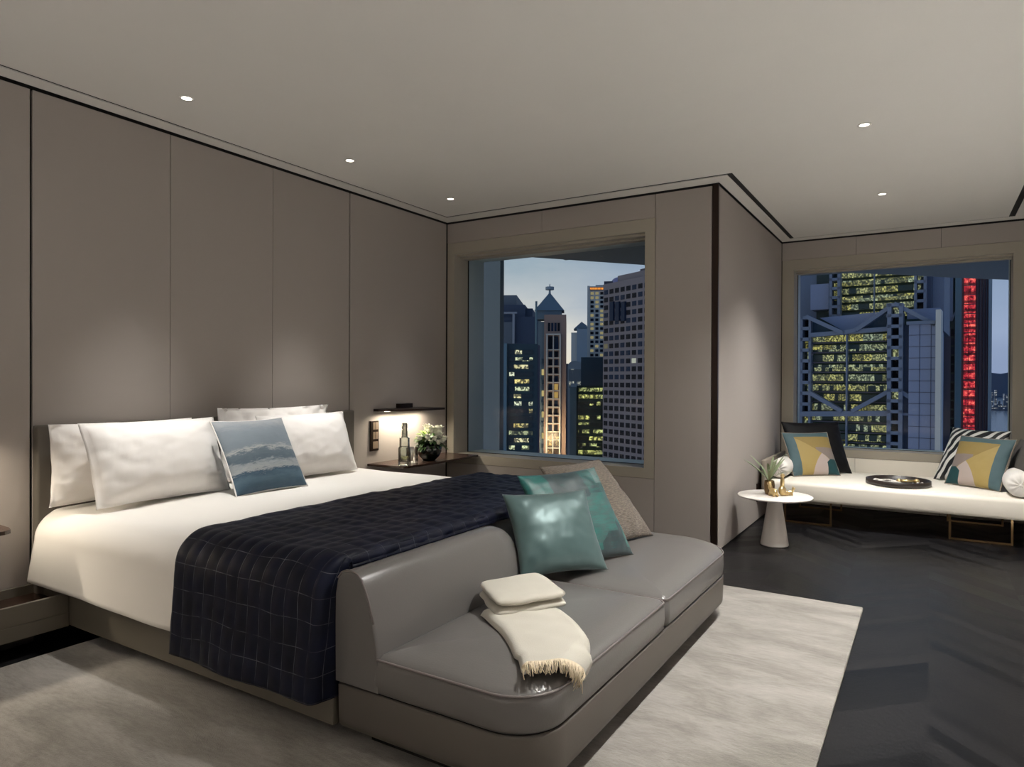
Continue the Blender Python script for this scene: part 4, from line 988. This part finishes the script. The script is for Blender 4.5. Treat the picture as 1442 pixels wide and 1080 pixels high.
# --- seen through window 2: the steel framed bank tower
f = Fac(1190, 90, -4)
t_ = thing('steel_frame_tower', 'huge blue grey steel framed tower with hanging trusses in the bay window', 'building', tuple(f.P(0, GZ)))
def part(name, m_, *rects):
    bm = bmesh.new()
    for r_ in rects: f.pblock(bm, *r_)
    return fin(name, bm, m_, t_)
part('core', cm['tealgl'], (1095, 1300, 450, 760, 3, 25)); part('upper_core', cm['tealgl'], (1130, 1302, 330, 460, 8, 30))
oh = [office('bank floor %d' % k, (34, 60, 58), .42, 2.2, l, (236, 228, 120), (205, 222, 185), .6, seed=50+k, rot=math.radians(4), vlo=0, vhi=1., fine=4.5) for k, l in enumerate((.8, .6, .45, .7))]
glow_rows = [0, 3, 1, 3, 0, 1, 2, 3, 1, 1, 2, 3]
py = 470.; k = 0
while py < 680:
    bm = bmesh.new(); f.pblock(bm, 1141, 1249, py+.5, py+9.5, 1.2, 1.6); fin('window_band', bm, oh[glow_rows[k % 12]], t_)
    bm = bmesh.new(); f.pblock(bm, 1141, 1249, py+10.6, py+12.2, .6, 1.4); fin('floor_slab', bm, cm['dark'], t_); py += 14.2; k += 1
py = 346.; k = 0
while py < 442:
    bm = bmesh.new(); f.pblock(bm, 1172, 1281, py, py+8, 6.2, 6.6); fin('upper_window_band', bm, oh[(0, 1, 3)[k % 3]], t_); py += 12.3; k += 1
def mast(px0, px1, py0, py1, pitch, d, wall=.2, lit=.25, seed=1):
    w_ = (px1-px0)*wall; bm = bmesh.new(); f.pblock(bm, px0, px0+w_, py0, py1, d, d+1.5); f.pblock(bm, px1-w_, px1, py0, py1, d, d+1.5); y_ = py0
    while y_ < py1: f.pblock(bm, px0, px1, y_, y_+pitch*.3, d, d+1.4); y_ += pitch
    m_ = fin('ladder_mast', bm, cm['steel'], t_); rnd = random.Random(seed); y_ = py0
    while y_ < min(py1, 660):
        bm = bmesh.new(); f.pblock(bm, px0+w_, px1-w_, y_+pitch*.3, y_+pitch, d+1.5, d+1.8)
        fin('mast_window', bm, rnd.choice([oh[3]]) if rnd.random() < lit else win_dark, t_); y_ += pitch
mast(1126, 1141, 445, 760, 15.2, 0, .22, .5, 2); mast(1250, 1272, 428, 760, 14.9, -1, .26, .3, 3)
mast(1156, 1172, 330, 446, 13.5, 5, .25, .9, 5); mast(1281, 1299, 330, 436, 14.2, 5, .22, .3, 6)
part('service_box', cm['panel'], (1126, 1153, 392, 430, 6, 9)); part('service_wing', cm['steel'], (1085, 1156, 372, 446, 9, 12))
def beam(pts, wpx=3., d=0., th=1.2, name='truss_beam'):
    bm = bmesh.new()
    for (a_, b__) in zip(pts, pts[1:]):
        ua, za = f.uz(*a_); ub, zb_ = f.uz(*b__); A = Vector((ua, za)); B = Vector((ub, zb_)); n_ = (B-A).normalized(); n_ = Vector((-n_.y, n_.x))*wpx*.5*.1
        prism(bm, [f.P(*(A+n_), d), f.P(*(B+n_), d), f.P(*(B-n_), d), f.P(*(A-n_), d)], -f.n*th)
    fin(name, bm, cm['steel'], t_)
beam([(1136, 446), (1190, 470)], 4.5, -.6); beam([(1188, 469), (1206, 465), (1258, 430)], 4.5, -.6); beam([(1141, 472), (1252, 463)], 5, -.3); beam([(1260, 428), (1318, 458)], 4.5, -.8)
beam([(1141, 553), (1186, 579)], 4.5, -.6); beam([(1200, 579), (1252, 551)], 4.5, -.6); beam([(1110, 583), (1252, 582)], 6, -.4); beam([(1270, 552), (1318, 582)], 4.5, -.6); beam([(1270, 583), (1322, 584)], 3, -.5)
bm = bmesh.new()
for tri in ([(1141, 449), (1186, 468), (1141, 471)], [(1208, 466), (1251, 437), (1251, 462)]):
    prism(bm, [f.P(*f.uz(*q_), 1.) for q_ in tri], -f.n*.5)
fin('truss_glazing', bm, cm['glass'], t_)
bm = bmesh.new(); prism(bm, [f.P(*f.uz(*q_), 1.8) for q_ in ((1150, 446), (1250, 436), (1256, 428), (1256, 440), (1206, 466), (1190, 468))], -f.n*1); fin('truss_panel', bm, cm['panel'], t_)
part('central_mullion', cm['steel'], (1191, 1193, 470, 680, -.2, .6)); part('upper_mullion', cm['steel'], (1220.5, 1222, 330, 440, 5.4, 6))
part('glass_strip', cm['navy'], (1272, 1280, 458, 760, 0, 2)); part('side_glazing', cm['navy'], (1299, 1306, 330, 440, 6, 8))
part('cladding_wall', cm['panel'], (1280, 1318, 457, 760, -.8, 12))
bm = bmesh.new()
for k in range(12): f.pblock(bm, 1280, 1318, 472+k*16, 472.5+k*16, -.86, -.8)
for px in (1295, 1311): f.pblock(bm, px, px+.5, 458, 700, -.86, -.8)
fin('cladding_joints', bm, cm['dark'], t_)
part('cap_beam', cm['steel'], (1278, 1318, 453, 457.5, -1.2, 10)); part('steel_column', cm['palelight'], (1318.5, 1326, 438, 760, -2, 1)); part('upper_cladding', cm['steel'], (1306, 1323, 330, 460, 8, 20))
part('link_wall', cm['panel'], (1272, 1320, 430, 456, 4, 9))
# braced dark tower behind
f = Fac(1322, 125, 0)
t_ = building('braced_tower', 'dark glass tower with diagonal bracing beside the steel framed tower', f, [(1315, 1345, 340, None, 0, 20, 'tealgl'), (1326, 1338, 462, None, -1.5, 0, 'dark', 'lift_shaft'), (1344, 1353, 340, None, -1, 20, 'strip', 'end_pier'), (1337, 1341, 340, 450, -.9, 0, 'steel', 'column')], 'tealgl')
wgrid(t_, f, 1338.5, 1344.5, 462, 640, 1, 14, .75, .8, 0)
for pts in ([(1322, 426), (1337, 414)], [(1322, 412), (1337, 400)], [(1322, 398), (1337, 388)], [(1322, 440), (1340, 452), (1345, 440)]): beam(pts, 2.2 if True else 1, -.9, .6, 'brace')
# tower with red light strips
f = Fac(1355, 150, 0)
t_ = building('red_lit_tower', 'dark brown tower with a tall strip of glowing red lights in the bay window', f, [(1352, 1392, 330, None, 0, 22, 'brown'), (1391, 1396, 330, None, -.5, 22, 'far', 'glass_edge')], 'brown')
mr = mat('red led strip', (70, 16, 20), .5); nt = mr.node_tree; b = nt.nodes['Principled BSDF']
v = mapping(nt, (1, 1, 1)); sp = nt.nodes.new('ShaderNodeSeparateXYZ'); nt.links.new(v, sp.inputs[0])
mp = nt.nodes.new('ShaderNodeMapping'); nt.links.new(v, mp.inputs[0]); mp.inputs['Scale'].default_value = (1.2, 0, 1.1)
n1 = tex_noise(nt, mp.outputs[0], 1., 4, .8); e1 = math_n(nt, 'MULTIPLY_ADD', n1, 4.6, -1.75)
zl = math_n(nt, 'GREATER_THAN', math_n(nt, 'FRACT', math_n(nt, 'DIVIDE', sp.outputs[2], 1.6)), .3)
e1 = math_n(nt, 'MULTIPLY', math_n(nt, 'MAXIMUM', e1, .06), math_n(nt, 'MULTIPLY_ADD', zl, .8, .2))
nt.links.new(ramp(nt, n1, [(.3, (190, 16, 44)), (.5, (228, 46, 66)), (.7, (255, 140, 110))]), b.inputs['Emission Color']); nt.links.new(math_n(nt, 'MULTIPLY', e1, 1.1), b.inputs['Emission Strength'])
for a_, b__ in ((1357, 1363), (1364, 1373)):
    bm = bmesh.new(); f.pblock(bm, a_, b__, 330, 660, -.3, 0); fin('light_strip', bm, mr, t_)
for k in range(24):
    bm = bmesh.new(); f.pblock(bm, 1356, 1374, 335+k*13.3, 336.2+k*13.3, -.5, 0); fin('floor_ledge', bm, cm['brown'], t_)
for px in (1375.5, 1379, 1384, 1388):
    bm = bmesh.new(); f.pblock(bm, px, px+.8, 330, 700, -.4, 0); fin('facade_rib', bm, cm['dark'], t_)

# ground, harbour, hills
bm = bmesh.new(); box(bm, -900, 500, 12, 900, GZ-2, GZ); tag(fin('city_ground', bm, cm['dark']), 'dark city ground far below between the towers', 'ground', kind='structure')
sea = mat('harbour water', (78, 98, 122), .25); bm = bmesh.new(); box(bm, -6000, 6000, 900, 5200, GZ-4, GZ-1); tag(fin('harbour', bm, sea), 'blue grey harbour water beyond the towers', 'water', kind='structure')
def ridge(name, Y, tops, m_, label, z0=GZ, cat='hills'):
    bm = bmesh.new(); pts = [at(px, py, Y) for px, py in tops]; poly = [Vector((pts[0].x, Y, z0))]+pts+[Vector((pts[-1].x, Y, z0))]; prism(bm, poly, (0, 300, 0)); tag(fin(name, bm, m_), label, cat)
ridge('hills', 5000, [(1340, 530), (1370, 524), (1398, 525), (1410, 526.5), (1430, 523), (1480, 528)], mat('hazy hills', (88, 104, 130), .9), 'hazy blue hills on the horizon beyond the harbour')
shore = office('shore lights', (84, 96, 116), 4., 7., .6, (225, 225, 215), (200, 210, 225), .5, 70, vlo=.2, vhi=.8, fine=.3)
rnd = random.Random(15)
for k in range(14):
    px = 1389+k*2.5; bm = bmesh.new(); tp = at(px, rnd.uniform(549, 572), 2600); b2 = at(px+2.4, 560, 2600); box(bm, tp.x, b2.x, 2600, 2640, GZ, tp.z)
    tag(fin('shore_block', bm, shore), 'tiny far shore building with speckled lights across the harbour', 'building', 'far shore buildings')

# ------------------------------------------------------------------ world
w = bpy.data.worlds.new('dusk'); S.world = w; w.use_nodes = True; nt = w.node_tree; N = nt.nodes; L = nt.links
bg = N['Background']; tc = N.new('ShaderNodeTexCoord'); sp = N.new('ShaderNodeSeparateXYZ'); L.new(tc.outputs['Generated'], sp.inputs[0])
mp = N.new('ShaderNodeMapping'); L.new(tc.outputs['Generated'], mp.inputs[0]); mp.inputs['Scale'].default_value = (1, 1, 5)
cn = tex_noise(nt, mp.outputs[0], 2.2, 6, .55, .4)
el = math_n(nt, 'MULTIPLY_ADD', math_n(nt, 'SUBTRACT', cn, .5), .16, sp.outputs[2])
cool = ramp(nt, el, [(0.0, (122, 136, 164)), (.06, (134, 148, 174)), (.2, (108, 128, 152)), (.5, (92, 112, 138)), (1., (80, 100, 130))])
warm = ramp(nt, el, [(0.0, (214, 202, 178)), (.07, (206, 200, 186)), (.12, (162, 168, 172)), (.19, (122, 142, 156)), (.4, (100, 120, 142)), (1., (80, 100, 130))])
mx = N.new('ShaderNodeMix'); mx.data_type = 'RGBA'
wf = math_n(nt, 'MULTIPLY_ADD', sp.outputs[0], -5., -1.4); wf = math_n(nt, 'MINIMUM', math_n(nt, 'MAXIMUM', wf, 0.), 1.)
L.new(wf, mx.inputs[0]); L.new(cool, mx.inputs[6]); L.new(warm, mx.inputs[7]); L.new(mx.outputs[2], bg.inputs[0]); bg.inputs[1].default_value = 1.32

# ------------------------------------------------------------------ added fill lights out of view, put in to brighten the ceiling
def fill_uplight(x0, x1, y0, y1, power, label, tilt=(PI, 0, 0)):
    t_ = thing('linear_fill_uplight', label, 'light', ((x0+x1)/2, (y0+y1)/2, 0), 'added floor fill lights')
    bm = bmesh.new(); box(bm, x0, x1, y0, y1, 0, .03); box(bm, x0, x0+.01, y0, y1, .03, .06); box(bm, x1-.01, x1, y0, y1, .03, .06); box(bm, x0+.01, x1-.01, y0, y0+.01, .03, .06); box(bm, x0+.01, x1-.01, y1-.01, y1, .03, .06)
    fin('housing', bm, M['bronze'], t_)
    bm = bmesh.new(); box(bm, x0+.012, x1-.012, y0+.012, y1-.012, .031, .036); fin('diffuser', bm, M['lens'], t_)
    area('fill_uplight', ((x0+x1)/2, (y0+y1)/2, .065), tilt, x1-x0-.03, y1-y0-.03, power, (1, .99, .955), 170)
fill_uplight(.62, .74, .4, 5.9, 38, 'added unseen slim uplight along the right wall, outside the frame')
fill_uplight(-3.6, .5, -2.1, -1.98, 62, 'added unseen slim uplight along the wall behind the camera')
